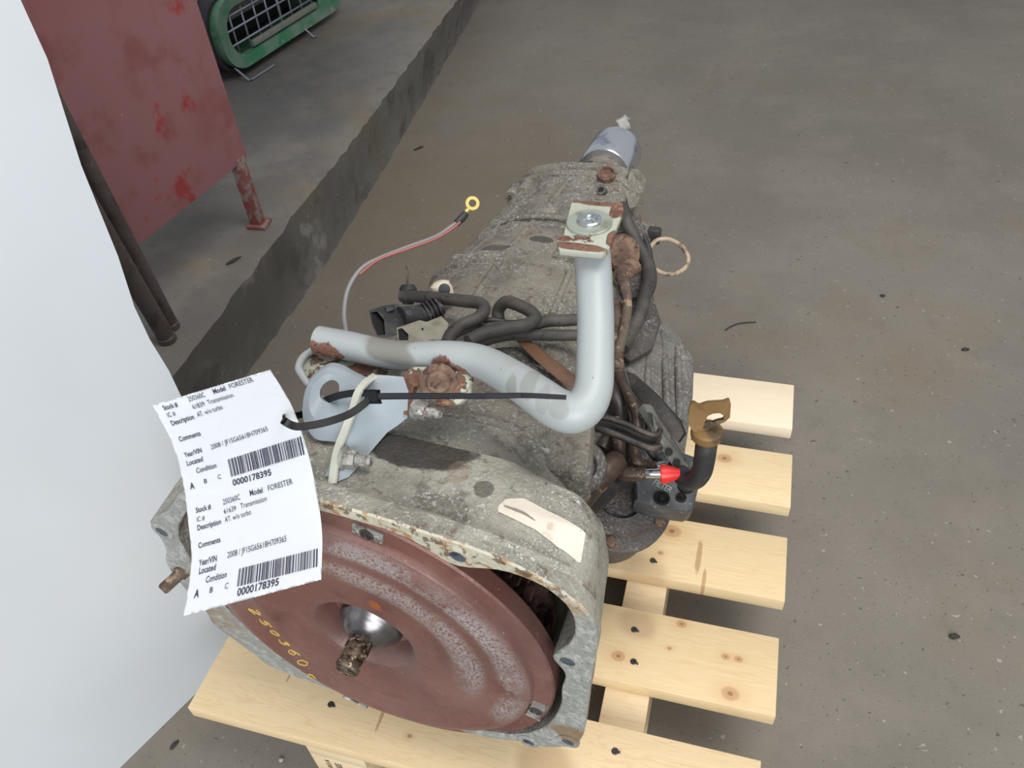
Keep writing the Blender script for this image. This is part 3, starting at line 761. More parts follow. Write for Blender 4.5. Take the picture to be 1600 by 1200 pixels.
# boss blocks and shoulder beside the bell (right of centre)
bm = bmesh.new()
box_bm(bm, (.075, .150, .118), (.085, .085, .030), Matrix.Rotation(-.25, 3, 'Z'), .007)
box_bm(bm, (.135, .165, .098), (.060, .070, .050), Matrix.Rotation(.2, 3, 'Z'), .008)
box_bm(bm, (-.03, .155, .118), (.10, .05, .018), Matrix.Rotation(-.05, 3, 'Z'), .004)
link('shoulder_block', from_bm(bm, 'shoulder', 35), M['case'], case)
lathe('case_boss', (0.15,0.176,0.081), (.35, -.5, 1), [(.026,-.06),(.026,.004),(.024,.007),(.016,.007),(.014,.002),(.003,.002)], M['darkcase'], case, 28)
# rear housing with flange band, lugs and bolts
bm = bmesh.new()
polar_loft(bm, [(.734, sc_(rr(S4), .9), c0), (.735, sc_(rr(S4), 1.05), c0), (.748, sc_(rr(S4), 1.05), c0), (.750, sc_(rr(S5), 1.02), c0), (.775, rr(S5), c0), (.778, sc_(rr(S5), 1.09), c0), (.79, sc_(rr(S5), 1.09), c0), (.792, sc_(rr(S5), .95), c0),
    (.797, sc_(rr(S5), .86), c0), (.802, [.050] * NC, (-.008, 0)), (.815, [.043] * NC, (-.004, .003)), (.835, [.037] * NC, (-.002, .008)), (.862, [.034] * NC, (-.001, .011))], NC, .00015)
rear = link('rear_housing', from_bm(bm, 'rear_housing', 40), M['case'], tr, loc=LZ)
lump(rear.data, .0018, 45)
for p in [(-0.111,0.724,0.03), (-0.094,0.732,0.035)]:
    lathe('lug', (p[0], p[1] - .012, p[2]), (0, 1, 0), [(.010,-.01),(.011,-.008),(.011,.02),(.009,.022)], M['case'], rear, 18)
    lathe('lug_bolt', (p[0], p[1] - .022, p[2]), (0, -1, 0), [(.0055,-.004),(.0055,.001),(.003,.002)], M['rustbolt'], rear, 8)
lathe('clamp_ring', (0.027,0.738,0.066), (.1, -.3, 1), [(.0135,-.012),(.0135,.002),(.0105,.003),(.0100,-.001),(.001,-.001)], M['rustbolt'], rear, 24)
lathe('port', (0.03,0.697,0.062), (-.1, -.6, 1), [(.008,-.01),(.008,.003),(.0045,.0035),(.004,-.004),(.001,-.004)], M['darkcase'], rear, 16)
slab('support_plate', [(0.051,0.787,0.052), (0.062,0.8,0.044), (0.072,0.803,0.028), (0.076,0.771,0.024), (0.075,0.727,0.025), (0.071,0.704,0.034), (0.057,0.726,0.047)], (-.003, .008, -.004), M['case'], rear, .001)
lathe('output_sleeve', (-.001, .826, .017), (.01, 1, .0), [(.0405,0),(.0425,.003),(.0425,.074),(.0415,.078),(.038,.081),(.030,.075),(.016,.072)], M['sleeve'], tr, 56, loc=LZ)
lathe('output_shaft', (.0, .895, .012), (.01, 1, .0), [(.015,0),(.015,.045),(.012,.048)], M['bolt'], tr, 24, loc=LZ)
bm = bmesh.new(); wc = Vector((0,0.95,0.043))
for q in range(5):
    d1 = Vector((random.uniform(-1, 1), random.uniform(-1, 1), random.uniform(-.3, 1))).normalized(); d2 = d1.orthogonal().normalized()
    rows = []
    for a in range(5):
        rows.append([bm.verts.new(wc + d1 * (a - 2) * .0055 + d2 * (b - 1.5) * .006 + d1.cross(d2) * random.uniform(-.004, .004)) for b in range(4)])
    for a in range(4):
        for b in range(3): bm.faces.new((rows[a][b], rows[a][b + 1], rows[a + 1][b + 1], rows[a + 1][b]))
link('plastic_wrap', from_bm(bm, 'wrap', 0), M['film'], tr, loc=LZ)['label'] = 'crumpled clear plastic wrap over shaft end'

# oil pan bulging out on the right, with ribs
pan_top = [(0.164,0.536,-0.025), (0.19,0.505,-0.024), (0.209,0.478,-0.029), (0.218,0.421,-0.03), (0.224,0.348,-0.032), (0.213,0.287,-0.028), (0.183,0.25,-0.022), (0.152,0.29,-0.013), (0.128,0.379,-0.003), (0.117,0.474,0.007), (0.138,0.523,-0.012)]
bm = bmesh.new()
top_c = sum((Vector(p) for p in pan_top), Vector()) / len(pan_top)
P = resample(pan_top, 64)
rings = []
for f, dz in ((.80, .006), (.93, .004), (1.0, -.002), (1.015, -.012), (1.0, -.05), (.93, -.11)):
    rings.append([bm.verts.new((top_c.x + (p.x - top_c.x) * f, top_c.y + (p.y - top_c.y) * f, max(top_c.z + (p.z - top_c.z) * f + dz, -.2305))) for p in P])
for i in range(len(rings) - 1):
    for k in range(64): bm.faces.new((rings[i][k], rings[i][(k + 1) % 64], rings[i + 1][(k + 1) % 64], rings[i + 1][k]))
bm.faces.new(rings[0]); bm.faces.new(rings[-1])
pan = link('side_cover', from_bm(bm, 'side_cover', 40), M['cover'], tr, loc=LZ)
rb = bmesh.new()
for (a, b) in [((0.129,0.472,0),(0.151,0.35,-0.012)),((0.145,0.499,-0.009),(0.177,0.351,-0.016)),((0.164,0.501,-0.016),(0.202,0.351,-0.019)),((0.187,0.479,-0.019),(0.214,0.359,-0.024))]:
    pa, pb = Vector(a), Vector(b)
    tube_bm(rb, [pa + Vector((0, 0, .001)), (pa + pb) / 2 + Vector((0, 0, .0035)), pb + Vector((0, 0, .001))], .0045, 8, 4)
link('cover_ribs', from_bm(rb, 'cr', 50), M['cover'], pan)['kind'] = 'stuff'
# lower sump that the transmission rests on
bm = bmesh.new()
polar_loft(bm, [(.13, sc_(outline([(.14,-.01),(-.13,-.01),(-.11,-.05),(.12,-.05)], 8), 1), (0, -.14))], 8) if False else None
box_bm(bm, (0, .36, -.175), (.24, .40, .111), None, .014)
box_bm(bm, (.02, .20, -.15), (.20, .14, .12), None, .014)
link('sump', from_bm(bm, 'sump', 35), M['darkcase'], tr, loc=LZ)
# round side bearing cover low on the right
c = Vector((0.174,0.234,-0.026))
lathe('bearing_cover', c, (.25, -.25, .9), [(.050,-.075),(.052,-.020),(.050,-.012),(.058,-.010),(.058,-.002),(.054,.000),(.044,.001),(.040,.010),(.026,.012),(.022,.006),(.002,.006)], M['darkcase'], tr, 44, loc=LZ)
for k in range(5):
    a = k * 1.25 + .3
    ax, u_, v_ = frame((.25, -.25, .9))
    lathe('cover_bolt', c + (u_ * math.cos(a) + v_ * math.sin(a)) * .049, ax, [(.006,-.004),(.006,.004),(.004,.005)], M['rustbolt'], tr, 6, loc=LZ)
# castings on the right flank of the case
fl_ = slab('side_casting', [(0.077,0.654,0.055),(0.093,0.656,0.051),(0.105,0.628,0.047),(0.116,0.595,0.04),(0.134,0.552,0.033),(0.147,0.519,0.023),(0.164,0.488,0.015),(0.164,0.438,0.01),(0.145,0.404,0.014),(0.124,0.415,0.02),(0.097,0.507,0.049),(0.079,0.602,0.062)], (-.01, .02, -.035), M['darkcase'], tr, .005, loc=LZ)
lathe('round_boss', (0.094,0.562,0.075), (.3, -.5, .8), [(.034,-.03),(.034,.004),(.029,.009),(.018,.010),(.015,.005),(.002,.005)], M['darkcase'], fl_, 28)
lathe('round_boss', (0.123,0.513,0.044), (.3, -.5, .8), [(.020,-.02),(.018,.006),(.010,.008),(.002,.006)], M['darkcase'], fl_, 22)
tube('cast_rib', [(0.116,0.594,0.053),(0.131,0.549,0.045),(0.141,0.514,0.036),(0.142,0.477,0.029),(0.138,0.429,0.027)], .006, M['case'], fl_, 10)
box('side_casting', (0.151,0.28,0.007), (.09, .09, .07), M['darkcase'], tr, Matrix.Rotation(.3, 3, 'Z'), .012, loc=LZ)
slab('sensor_tab', [(0.099,0.655,0.047), (0.116,0.667,0.037), (0.117,0.636,0.034), (0.116,0.609,0.038), (0.104,0.622,0.041)], (0, .004, -.006), M['case'], tr, .001, loc=LZ)
box('plug', (0.12,0.639,0.037), (.018, .014, .022), M['plastic'], tr, loc=LZ, bevel=.003)
bm = bmesh.new(); ax = (.3, -.7, .68)
lathe_bm(bm, (0.103,0.535,0.074), ax, [(.022,-.02),(.024,.0),(.020,.006),(.012,.008)], 24)
link('rusty_plug', from_bm(bm, 'rp'), M['rustbolt'], tr, loc=LZ)

# orange brown bar behind the tube
slab('flat_bar', [(0.05,0.29,0.119), (0.061,0.302,0.112), (0.128,0.257,0.112), (0.13,0.246,0.107), (0.113,0.249,0.11), (0.079,0.269,0.116)], (0, .004, -.004), M['rustbar'], tr, .0006, loc=LZ)
bm = bmesh.new()
slab_bm(bm, [(0.018,0.256,0.129), (0.049,0.294,0.109), (0.131,0.242,0.103), (0.138,0.22,0.101), (0.106,0.21,0.111)], (.0, .006, -.05), .003)
link('case_ridge', from_bm(bm, 'ridge', 35), M['darkcase'], tr, loc=LZ)

# ---------------- bracket with the bent grey tube
br = tube('bent_tube', [(-0.093,0.167,0.189),(-0.061,0.167,0.189),(-0.022,0.161,0.194),(0.011,0.159,0.199),(0.042,0.159,0.206),(0.074,0.156,0.21),(0.108,0.14,0.214),(0.134,0.125,0.216),(0.153,0.116,0.215),(0.166,0.114,0.216),(0.174,0.121,0.219),(0.176,0.136,0.225),(0.172,0.155,0.236),(0.165,0.182,0.252),(0.156,0.21,0.267),(0.148,0.233,0.278)],
    [.0135,.0135,.0128,.0134,.0138,.0142,.0148,.0155,.016,.016,.0155,.0148,.0145,.0145,.0147,.0150], M['tube'], tr, 28, 6, True, loc=LZ)

plate = [(0.12,0.277,0.298), (0.161,0.281,0.298), (0.165,0.268,0.298), (0.165,0.249,0.298), (0.167,0.216,0.298), (0.166,0.209,0.298), (0.163,0.205,0.298), (0.131,0.203,0.298), (0.127,0.208,0.298), (0.124,0.219,0.298), (0.129,0.223,0.298), (0.125,0.239,0.298), (0.12,0.271,0.298)]
mp = slab('mount_plate', plate, (0, 0, -.005), M['mountplate'], br, .0008)
cc = Vector((0.143,0.244,0.298))
lathe('washer', cc, (0, 0, 1), [(.0185,-.001),(.0185,.0018),(.0178,.0024),(.0100,.0024)], M['washer'], br, 40)
lathe('bushing', cc, (0, 0, 1), [(.0098,.001),(.0098,.0042),(.0085,.0050),(.0064,.0046),(.0055,.0005),(.001,.0)], M['zinc'], br, 32)
lathe('bushing_core', cc + Vector((0, 0, -.002)), (0, 0, 1), [(.004,0),(.004,.0036),(.0028,.005),(.0010,.0054)], M['zinc'], br, 20)
box('plate_gusset', cc + Vector((.004, -.012, -.012)), (.026, .020, .018), M['tube'], br, bevel=.003)
# left eyelet leg with the slot
eye_o = [(-0.054,0.074,0.188),(-0.06,0.088,0.196),(-0.06,0.1,0.204),(-0.055,0.11,0.208),(-0.048,0.118,0.21),(-0.038,0.121,0.207),(-0.028,0.12,0.203),(-0.013,0.117,0.201),(-0.001,0.112,0.198),(-0.002,0.091,0.189),(0,0.066,0.182),(-0.022,0.064,0.181),(-0.039,0.063,0.181)]
eye_i = [(-0.046,0.093,0.196),(-0.048,0.098,0.201),(-0.046,0.104,0.204),(-0.041,0.108,0.205),(-0.036,0.108,0.202),(-0.033,0.102,0.199),(-0.033,0.095,0.194),(-0.038,0.092,0.194)]
ring_slab('eyelet_leg', loopy(eye_o), loopy(eye_i), (-.006, .010, -.006), M['bracket'], br, 64, bulge=(.001, -.004, .003))
# right sheet leg
leg = [(0.004,0.025,0.183), (-0.005,0.05,0.189), (-0.004,0.065,0.198), (-0.001,0.078,0.209), (-0.001,0.089,0.216), (0.002,0.099,0.221), (0.007,0.107,0.223), (0.024,0.116,0.217), (0.03,0.11,0.208), (0.03,0.099,0.187), (0.022,0.094,0.181), (0.014,0.088,0.178), (0.013,0.076,0.178), (0.012,0.056,0.18), (0.01,0.034,0.181)]
slab('sheet_leg', leg, (-.0085, .001, -.002), M['bracket'], br, .0012)
ribbon('leg_edge', [(0.003,0.02,0.186),(-0.005,0.045,0.193),(-0.004,0.061,0.202),(-0.001,0.074,0.214),(-0.001,0.085,0.221),(0.002,0.094,0.225),(0.007,0.102,0.227)], .0068, .0022, Vector((1, .1, .35)), M['tray_edge'], br)
slab('leg_foot', [drape((-0.008,0.027,0.174), .003), drape((-0.017,0.053,0.174), .003), drape((0.001,0.068,0.174), .003), drape((0.013,0.057,0.174), .003), drape((0.005,0.041,0.174), .003)], (0, 0, -.004), M['bracket'], br, .001)
def bolt(name, base, ax, r=.007, parent=br, mat='bolt', nut=True):
    a = Vector(ax).normalized(); bm = bmesh.new()
    if nut: lathe_bm(bm, base, a, [(r * 1.9,-.001),(r * 1.9,.0015),(r * 1.7,.002)], 24); lathe_bm(bm, Vector(base) + a * .002, a, [(r * 1.55,0),(r * 1.6,.001),(r * 1.6,.007),(r * 1.4,.0085)], 6)
    prof = [(r * .86, .008)]
    for k in range(8): prof += [(r * .95, .0095 + k * .0016), (r * .80, .0103 + k * .0016)]
    prof += [(r * .7, .0095 + 8 * .0016 + .001)]
    lathe_bm(bm, base, a, prof, 20)
    return link(name, from_bm(bm, name, 40), M[mat], parent)
bolt('leg_bolt', (0.001,0.044,0.189), (.93, .1, .05), .0050)
bolt('tube_bolt', (0.037,0.103,0.196), (.9, -.1, .1), .0046)
# rusty plates under the tube
slab('rusted_plate', [(0.015,0.128,0.208),(0.02,0.137,0.209),(0.043,0.145,0.207),(0.066,0.148,0.205),(0.071,0.14,0.203),(0.071,0.128,0.201),(0.059,0.12,0.203),(0.037,0.118,0.203),(0.031,0.124,0.204),(0.027,0.121,0.202),(0.029,0.112,0.201),(0.032,0.099,0.191),(0.027,0.098,0.192),(0.019,0.116,0.201)], (.001, .004, -.004), M['rustplate'], br, .001)
lathe('plate_bolt', (0.048,0.127,0.207), (.296, -.671, .679), [(.0155,-.003),(.0155,.001),(.0135,.002),(.0105,.002),(.0098,.004),(.0085,.0052),(.003,.0054)], M['rustbolt'], br, 24)
slab('plate_tab', [(0.047,0.125,0.202),(0.071,0.137,0.201),(0.073,0.128,0.197),(0.067,0.12,0.194),(0.054,0.115,0.192),(0.049,0.114,0.194)], (.001, .003, -.004), M['tray'], br, .001)
slab('tray', [(-0.105,0.145,0.173),(-0.106,0.159,0.174),(-0.098,0.172,0.175),(-0.056,0.17,0.176),(-0.009,0.165,0.178),(-0.006,0.147,0.18),(-0.042,0.144,0.179),(-0.077,0.147,0.176),(-0.084,0.132,0.171),(-0.089,0.13,0.172)], (.001, .003, -.004), M['tray'], br, .001)
tube('tray_lip', [(-0.084,0.126,0.172),(-0.094,0.133,0.177),(-0.1,0.139,0.179),(-0.103,0.152,0.179),(-0.099,0.164,0.179),(-0.094,0.17,0.179)], [.0028,.0036,.0036,.0036,.0034,.003], M['tube'], br, 10)
bm = bmesh.new()
for q in [((-0.114,0.178,0.151),.017),((-0.102,0.177,0.15),.014),((-0.089,0.18,0.152),.016),((-0.116,0.163,0.147),.010),((-0.104,0.169,0.147),.010),((-0.066,0.18,0.157),.009),((-0.039,0.18,0.155),.010),((-0.031,0.189,0.158),.010)]:
    cpt = Vector(q[0]); r_ = bmesh.ops.create_icosphere(bm, subdivisions=2, radius=q[1] * .6)
    for v_ in r_['verts']: v_.co = Vector((v_.co.x, v_.co.y, v_.co.z * .45)) * (1 + random.uniform(-.18, .18)) + cpt
link('rust_flakes', from_bm(bm, 'flakes', 0), M['rustplate'], br)['kind'] = 'stuff'

# ---------------- wiring harness on top and connectors
har = tube('wiring_conduit', [(-0.103,0.336,0.114),(-0.084,0.334,0.119),(-0.049,0.328,0.127),(-0.018,0.32,0.135),(0.001,0.317,0.138),(0.011,0.307,0.139),(0.009,0.291,0.139),(-0.001,0.275,0.141),(-0.005,0.258,0.142),(-0.004,0.243,0.141)], .0068, M['conduit'], tr, 12, loc=LZ)
tube('conduit_loop', [(0.018,0.324,0.109),(0.015,0.333,0.119),(0.024,0.334,0.131),(0.039,0.329,0.134),(0.056,0.322,0.134),(0.065,0.311,0.134),(0.059,0.296,0.136),(0.045,0.28,0.141),(0.028,0.262,0.146),(0.019,0.245,0.148)], .0068, M['conduit'], har, 12)
tube('conduit_branch', [(0.02,0.26,0.133),(0.034,0.278,0.13),(0.052,0.295,0.124),(0.074,0.31,0.115),(0.11,0.332,0.105)], .0060, M['conduit'], har, 12)
tube('conduit_branch', [(0.059,0.317,0.12),(0.07,0.332,0.116),(0.085,0.342,0.112),(0.103,0.358,0.105)], .0066, M['conduit'], har, 12)
tube('harness_wire', [(-0.024,0.287,0.119),(-0.007,0.3,0.125),(0.018,0.31,0.124),(0.037,0.315,0.12),(0.059,0.325,0.121)], .0032, M['plastic'], har, 8)
tube('harness_wire', [(-0.016,0.276,0.12),(0.001,0.289,0.125),(0.025,0.301,0.127),(0.053,0.312,0.126)], .0030, M['plastic'], har, 8)
def socket(name, tipa, tipb, taila, tailb, D0, D1, depth, mat, parent):
    """open mouthed plug shell: tip edge a-b (pixels of the real thing turned to points beforehand)"""
conn = bmesh.new()
def shell(bm, mouth, back, wall=.82, deep=.8):
    m_ = [Vector(p) for p in mouth]; b_ = [Vector(p) for p in back]
    cm = sum(m_, Vector()) / len(m_); cb = sum(b_, Vector()) / len(b_)
    A1 = [bm.verts.new(p) for p in m_]; B1 = [bm.verts.new(p) for p in b_]
    A2 = [bm.verts.new(cm + (p - cm) * wall) for p in m_]; B2 = [bm.verts.new((cm + (p - cm) * wall).lerp(cb + (q - cb) * wall, deep)) for p, q in zip(m_, b_)]
    n = len(m_)
    for k in range(n):
        q = (k + 1) % n
        bm.faces.new((A1[k], A1[q], B1[q], B1[k])); bm.faces.new((A1[k], A2[k], A2[q], A1[q])); f_ = bm.faces.new((A2[k], B2[k], B2[q], A2[q])); f_.material_index = 1
    bm.faces.new(B1); f_ = bm.faces.new(B2[::-1]); f_.material_index = 1  # inner faces coloured dark as the shade in the mouth
# black connector: mouth faces left and toward the viewer
shell(conn, [(-0.094,0.256,0.156),(-0.089,0.263,0.154),(-0.077,0.256,0.148),(-0.065,0.234,0.144),(-0.074,0.231,0.144),(-0.084,0.241,0.152)], [(-0.097,0.288,0.138),(-0.085,0.298,0.135),(-0.07,0.287,0.133),(-0.059,0.266,0.129),(-0.064,0.253,0.133),(-0.08,0.267,0.138)])
tube_bm(conn, [(-0.073,0.276,0.133),(-0.063,0.291,0.126),(-0.054,0.301,0.124),(-0.043,0.315,0.126)], [.0135,.0135,.011,.008], 14, 4)
for k in range(5):
    lathe_bm(conn, Vector((-0.058,0.297,0.125)).lerp(Vector((-0.046,0.311,0.126)), k / 4), Vector((-0.046,0.311,0.126)) - Vector((-0.058,0.297,0.125)), [(.0128,-.001),(.0132,0),(.0128,.001)], 14)
o = link('black_connector', from_bm(conn, 'connector', 35), M['plastic'], har); o.data.materials.append(M['hole'])
slab('latch', [(-0.086,0.273,0.151),(-0.081,0.28,0.149),(-0.076,0.274,0.147),(-0.081,0.267,0.148)], (0, .003, -.003), M['plastic'], har, .0006)
conn = bmesh.new()
shell(conn, [(-0.058,0.244,0.15),(-0.053,0.246,0.151),(-0.04,0.237,0.151),(-0.037,0.229,0.149),(-0.047,0.225,0.15)], [(-0.044,0.267,0.145),(-0.034,0.265,0.146),(-0.024,0.254,0.146),(-0.017,0.24,0.144),(-0.03,0.237,0.147)])
shell(conn, [(-0.036,0.264,0.146),(-0.025,0.254,0.146),(-0.02,0.24,0.145),(-0.027,0.238,0.146),(-0.035,0.252,0.149)], [(-0.026,0.281,0.143),(-0.014,0.271,0.144),(-0.007,0.251,0.143),(-0.011,0.244,0.145),(-0.024,0.266,0.143)], .9, .1)
o = link('grey_connector', from_bm(conn, 'connector2', 35), M['greyplug'], har); o.data.materials.append(M['hole'])
lathe('end_boot', (-0.099,0.344,0.113), (-.1, .5, .8), [(.006,-.012),(.0095,-.004),(.0098,.006),(.007,.010)], M['plastic'], har, 18)
tube('loose_whisker', [(-0.102,0.351,0.113),(-0.109,0.363,0.114),(-0.115,0.378,0.117),(-0.123,0.39,0.117)], [.0018,.0014,.0012,.0007], M['rustpipe'], har, 6)
lathe('cream_plug', (-0.062,0.356,0.116), (-.3, .2, .9), [(.011,-.014),(.0125,.0),(.011,.007),(.006,.010)], M['cream'], har, 22)
lathe('plug_eye', (-0.055,0.349,0.123), (.296, -.671, .679), [(.0066,0),(.0060,.0035),(.0035,.004)], M['plastic'], har, 18)
# ground wire with ring terminal
gw = tube('ground_wire', [(-0.095,0.208,0.132),(-0.109,0.23,0.144),(-0.12,0.25,0.154),(-0.125,0.274,0.166),(-0.121,0.299,0.174),(-0.109,0.321,0.175),(-0.087,0.346,0.176),(-0.067,0.37,0.176),(-0.055,0.387,0.18),(-0.05,0.398,0.181)], .0026, M['wire_grey'], har, 10)
tube('red_conductor', [(-0.118,0.289,0.174),(-0.107,0.313,0.178),(-0.083,0.339,0.179),(-0.063,0.363,0.179),(-0.05,0.38,0.183),(-0.046,0.392,0.184)], .0015, M['wire_red'], har, 8)
gd = Vector((-0.043,0.424,0.189)) - Vector((-0.05,0.398,0.181))
tube('crimp_sleeve', [(-0.051,0.394,0.181),(-0.048,0.402,0.183),(-0.046,0.409,0.185)], [.0042,.0046,.0040], M['plastic'], har, 10)
rc = Vector((-0.043,0.423,0.19)); nrm = Vector((.45, -.62, .64)).normalized()
lathe('ring_terminal', rc - nrm * .0005, nrm, [(.0042,0),(.0078,0),(.0078,.0016),(.0042,.0016),(.0042,0)], M['brass'], har, 24, cap0=False, cap1=False)
tube('terminal_barrel', [(-0.048,0.406,0.184),(-0.045,0.414,0.187)], [.0032,.0030], M['brass'], har, 8)

# right side: conduits, rusty pipes, loop
rh = tube('side_conduit', [(0.088,0.591,0.106),(0.099,0.563,0.103),(0.111,0.554,0.089),(0.124,0.544,0.074),(0.136,0.527,0.066),(0.144,0.498,0.063),(0.145,0.467,0.062),(0.147,0.437,0.061),(0.143,0.403,0.058),(0.142,0.373,0.059)], [.0070,.0075,.0070,.0075,.0085,.0095,.0085,.0085,.0085,.0080], M['conduit'], tr, 12, loc=LZ)
tube('side_wire', [(0.097,0.593,0.089),(0.113,0.578,0.082),(0.128,0.559,0.072),(0.138,0.536,0.06)], .004, M['plastic'], rh, 8)
tube('wire_loop', [(0.119,0.575,0.047),(0.125,0.583,0.053),(0.131,0.602,0.054),(0.146,0.608,0.054),(0.165,0.599,0.051),(0.176,0.584,0.046),(0.176,0.566,0.043),(0.167,0.549,0.044),(0.155,0.544,0.045),(0.146,0.543,0.048),(0.131,0.551,0.048)], .0030, M['wire_tan'], rh, 8)
tube('rusty_pipe', [(0.115,0.478,0.086),(0.121,0.463,0.083),(0.131,0.438,0.083),(0.138,0.408,0.081),(0.142,0.378,0.078),(0.144,0.347,0.076),(0.151,0.319,0.075)], [.0075,.0065,.0055,.0055,.0055,.0058,.006], M['rustpipe'], tr, 10, loc=LZ)
tube('rusty_pipe', [(0.12,0.435,0.071),(0.128,0.408,0.07),(0.133,0.378,0.067),(0.141,0.336,0.067),(0.151,0.309,0.065)], [.006,.006,.0065,.0065,.006], M['rustpipe'], tr, 10, loc=LZ)
tube('rusty_hose_end', [(0.108,0.489,0.071),(0.117,0.488,0.08),(0.124,0.501,0.082)], [.009,.011,.012], M['rustbolt'], tr, 12, loc=LZ)
tube('cooler_pipe', [(0.151,0.319,0.075),(0.163,0.296,0.076),(0.175,0.275,0.08),(0.184,0.261,0.077),(0.189,0.243,0.071),(0.19,0.228,0.063),(0.196,0.217,0.058),(0.204,0.217,0.054),(0.215,0.216,0.056)], .0058, M['brownpipe'], tr, 12, loc=LZ)
cp2 = tube('cooler_pipe', [(0.164,0.257,0.067),(0.173,0.234,0.062),(0.178,0.214,0.056),(0.181,0.206,0.053),(0.188,0.202,0.054),(0.204,0.204,0.056)], [.0065,.0068,.007,.0075,.0072,.0068], M['brownpipe'], tr, 12, loc=LZ)
tube('chrome_end', [(0.203,0.203,0.058),(0.212,0.204,0.06),(0.223,0.206,0.061)], .0048, M['chrome'], tr, 18, loc=LZ)
lathe('end_ferrule', (0.204,0.204,0.058), Vector((0.223,0.206,0.061)) - Vector((0.203,0.203,0.058)), [(.0058,-.001),(.0062,.0),(.0062,.003),(.005,.004)], M['brownpipe'], tr, 16, loc=LZ)
tube('chrome_end', [(0.212,0.22,0.053),(0.222,0.222,0.054)], .0045, M['chrome'], tr, 16, loc=LZ)
lathe('red_cap', (0.222,0.205,0.061), Vector((0.237,0.208,0.063)) - Vector((0.222,0.205,0.061)), [(.0085,-.001),(.0092,.0),(.0088,.004),(.0070,.010),(.0052,.015),(.0044,.017)], M['redcap'], tr, 24, loc=LZ)['label'] = 'red plastic cap on pipe end'
tube('big_pipe', [(0.179,0.209,0.064),(0.171,0.19,0.064),(0.161,0.173,0.059),(0.154,0.152,0.056)], [.0105,.0125,.013,.013], M['brownpipe'], tr, 14, loc=LZ)
tube('big_pipe', [(0.19,0.216,0.037),(0.175,0.2,0.035),(0.162,0.178,0.033),(0.154,0.16,0.034)], [.009,.011,.012,.012], M['blackmetal'], tr, 14, loc=LZ)
tube('shadow_fill_hose', [(0.146,0.3,0.073),(0.158,0.281,0.071),(0.165,0.268,0.062),(0.161,0.252,0.048),(0.156,0.232,0.045)], .0085, M['blackmetal'], tr, 12, loc=LZ)  # these dark tubes are added to fill in the shadow under the tube bend
tube('shadow_fill_hose', [(0.154,0.306,0.06),(0.172,0.278,0.054),(0.18,0.254,0.042),(0.183,0.232,0.034)], .0075, M['blackmetal'], tr, 12, loc=LZ)
tube('shadow_fill_hose', [(0.191,0.274,0.072),(0.198,0.258,0.067),(0.198,0.242,0.06),(0.208,0.236,0.049),(0.215,0.23,0.048)], .004, M['plastic'], tr, 10, loc=LZ)
# dark channel bracket
V0 = Vector((.296, -.671, .679))
ch = ribbon('channel_bracket', [(0.155,0.225,0.09),(0.178,0.221,0.092),(0.2,0.22,0.088),(0.215,0.221,0.083)], .016, .003, Vector((.45, .55, .2)), M['blackmetal'], tr, loc=LZ)
tube('channel_lip', [(0.15,0.216,0.103),(0.162,0.221,0.105),(0.181,0.22,0.103),(0.2,0.217,0.1),(0.212,0.219,0.097),(0.214,0.227,0.096)], .0030, M['blackmetal'], ch, 8)
tube('channel_lip', [(0.149,0.212,0.099),(0.168,0.21,0.099),(0.19,0.208,0.095),(0.209,0.206,0.092),(0.218,0.212,0.09)], .0036, M['blackmetal'], ch, 8)
slab('heat_shield', [(0.158,0.322,0.074),(0.166,0.323,0.072),(0.193,0.303,0.07),(0.224,0.279,0.062),(0.232,0.265,0.059),(0.228,0.253,0.057),(0.218,0.258,0.059),(0.193,0.28,0.062),(0.168,0.304,0.067)], (.002, .003, -.004), M['blackmetal'], tr, .001, loc=LZ)
ring_slab('dipstick_strap', [(0.187,0.254,0.09),(0.19,0.259,0.094),(0.198,0.261,0.093),(0.208,0.251,0.086),(0.226,0.236,0.075),(0.244,0.219,0.064),(0.248,0.208,0.059),(0.241,0.204,0.058),(0.234,0.211,0.062),(0.218,0.225,0.071),(0.199,0.243,0.082)], [(0.196,0.253,0.09),(0.2,0.254,0.089),(0.21,0.243,0.079),(0.211,0.24,0.077),(0.207,0.24,0.078),(0.199,0.247,0.086)], (.001, .002, -.002), M['strap'], tr, 56, loc=LZ)
for q in [(0.224,0.225,0.072),(0.233,0.218,0.067)]:
    lathe('strap_hole', Vector(q), V0, [(.0035,-.001),(.0035,.0006)], M['hole'], tr, 14, loc=LZ)
dp = tube('dipstick_tube', [(0.231,0.226,0.052),(0.239,0.213,0.057),(0.247,0.205,0.06),(0.254,0.202,0.068),(0.258,0.201,0.081),(0.259,0.202,0.096),(0.259,0.202,0.111),(0.259,0.204,0.12)], [.0085,.0092,.0092,.0092,.0094,.0096,.0096,.0098], M['plastic'], tr, 18, loc=LZ)
cu = (Vector((0.259,0.205,0.131)) - Vector((0.259,0.204,0.117))).normalized()
cb = Vector((0.258,0.204,0.123))
lathe('dipstick_cap', cb, cu, [(.0100,-.003),(.0130,.0),(.0140,.003),(.0140,.008),(.0125,.010),(.002,.011)], M['cap'], dp, 28)
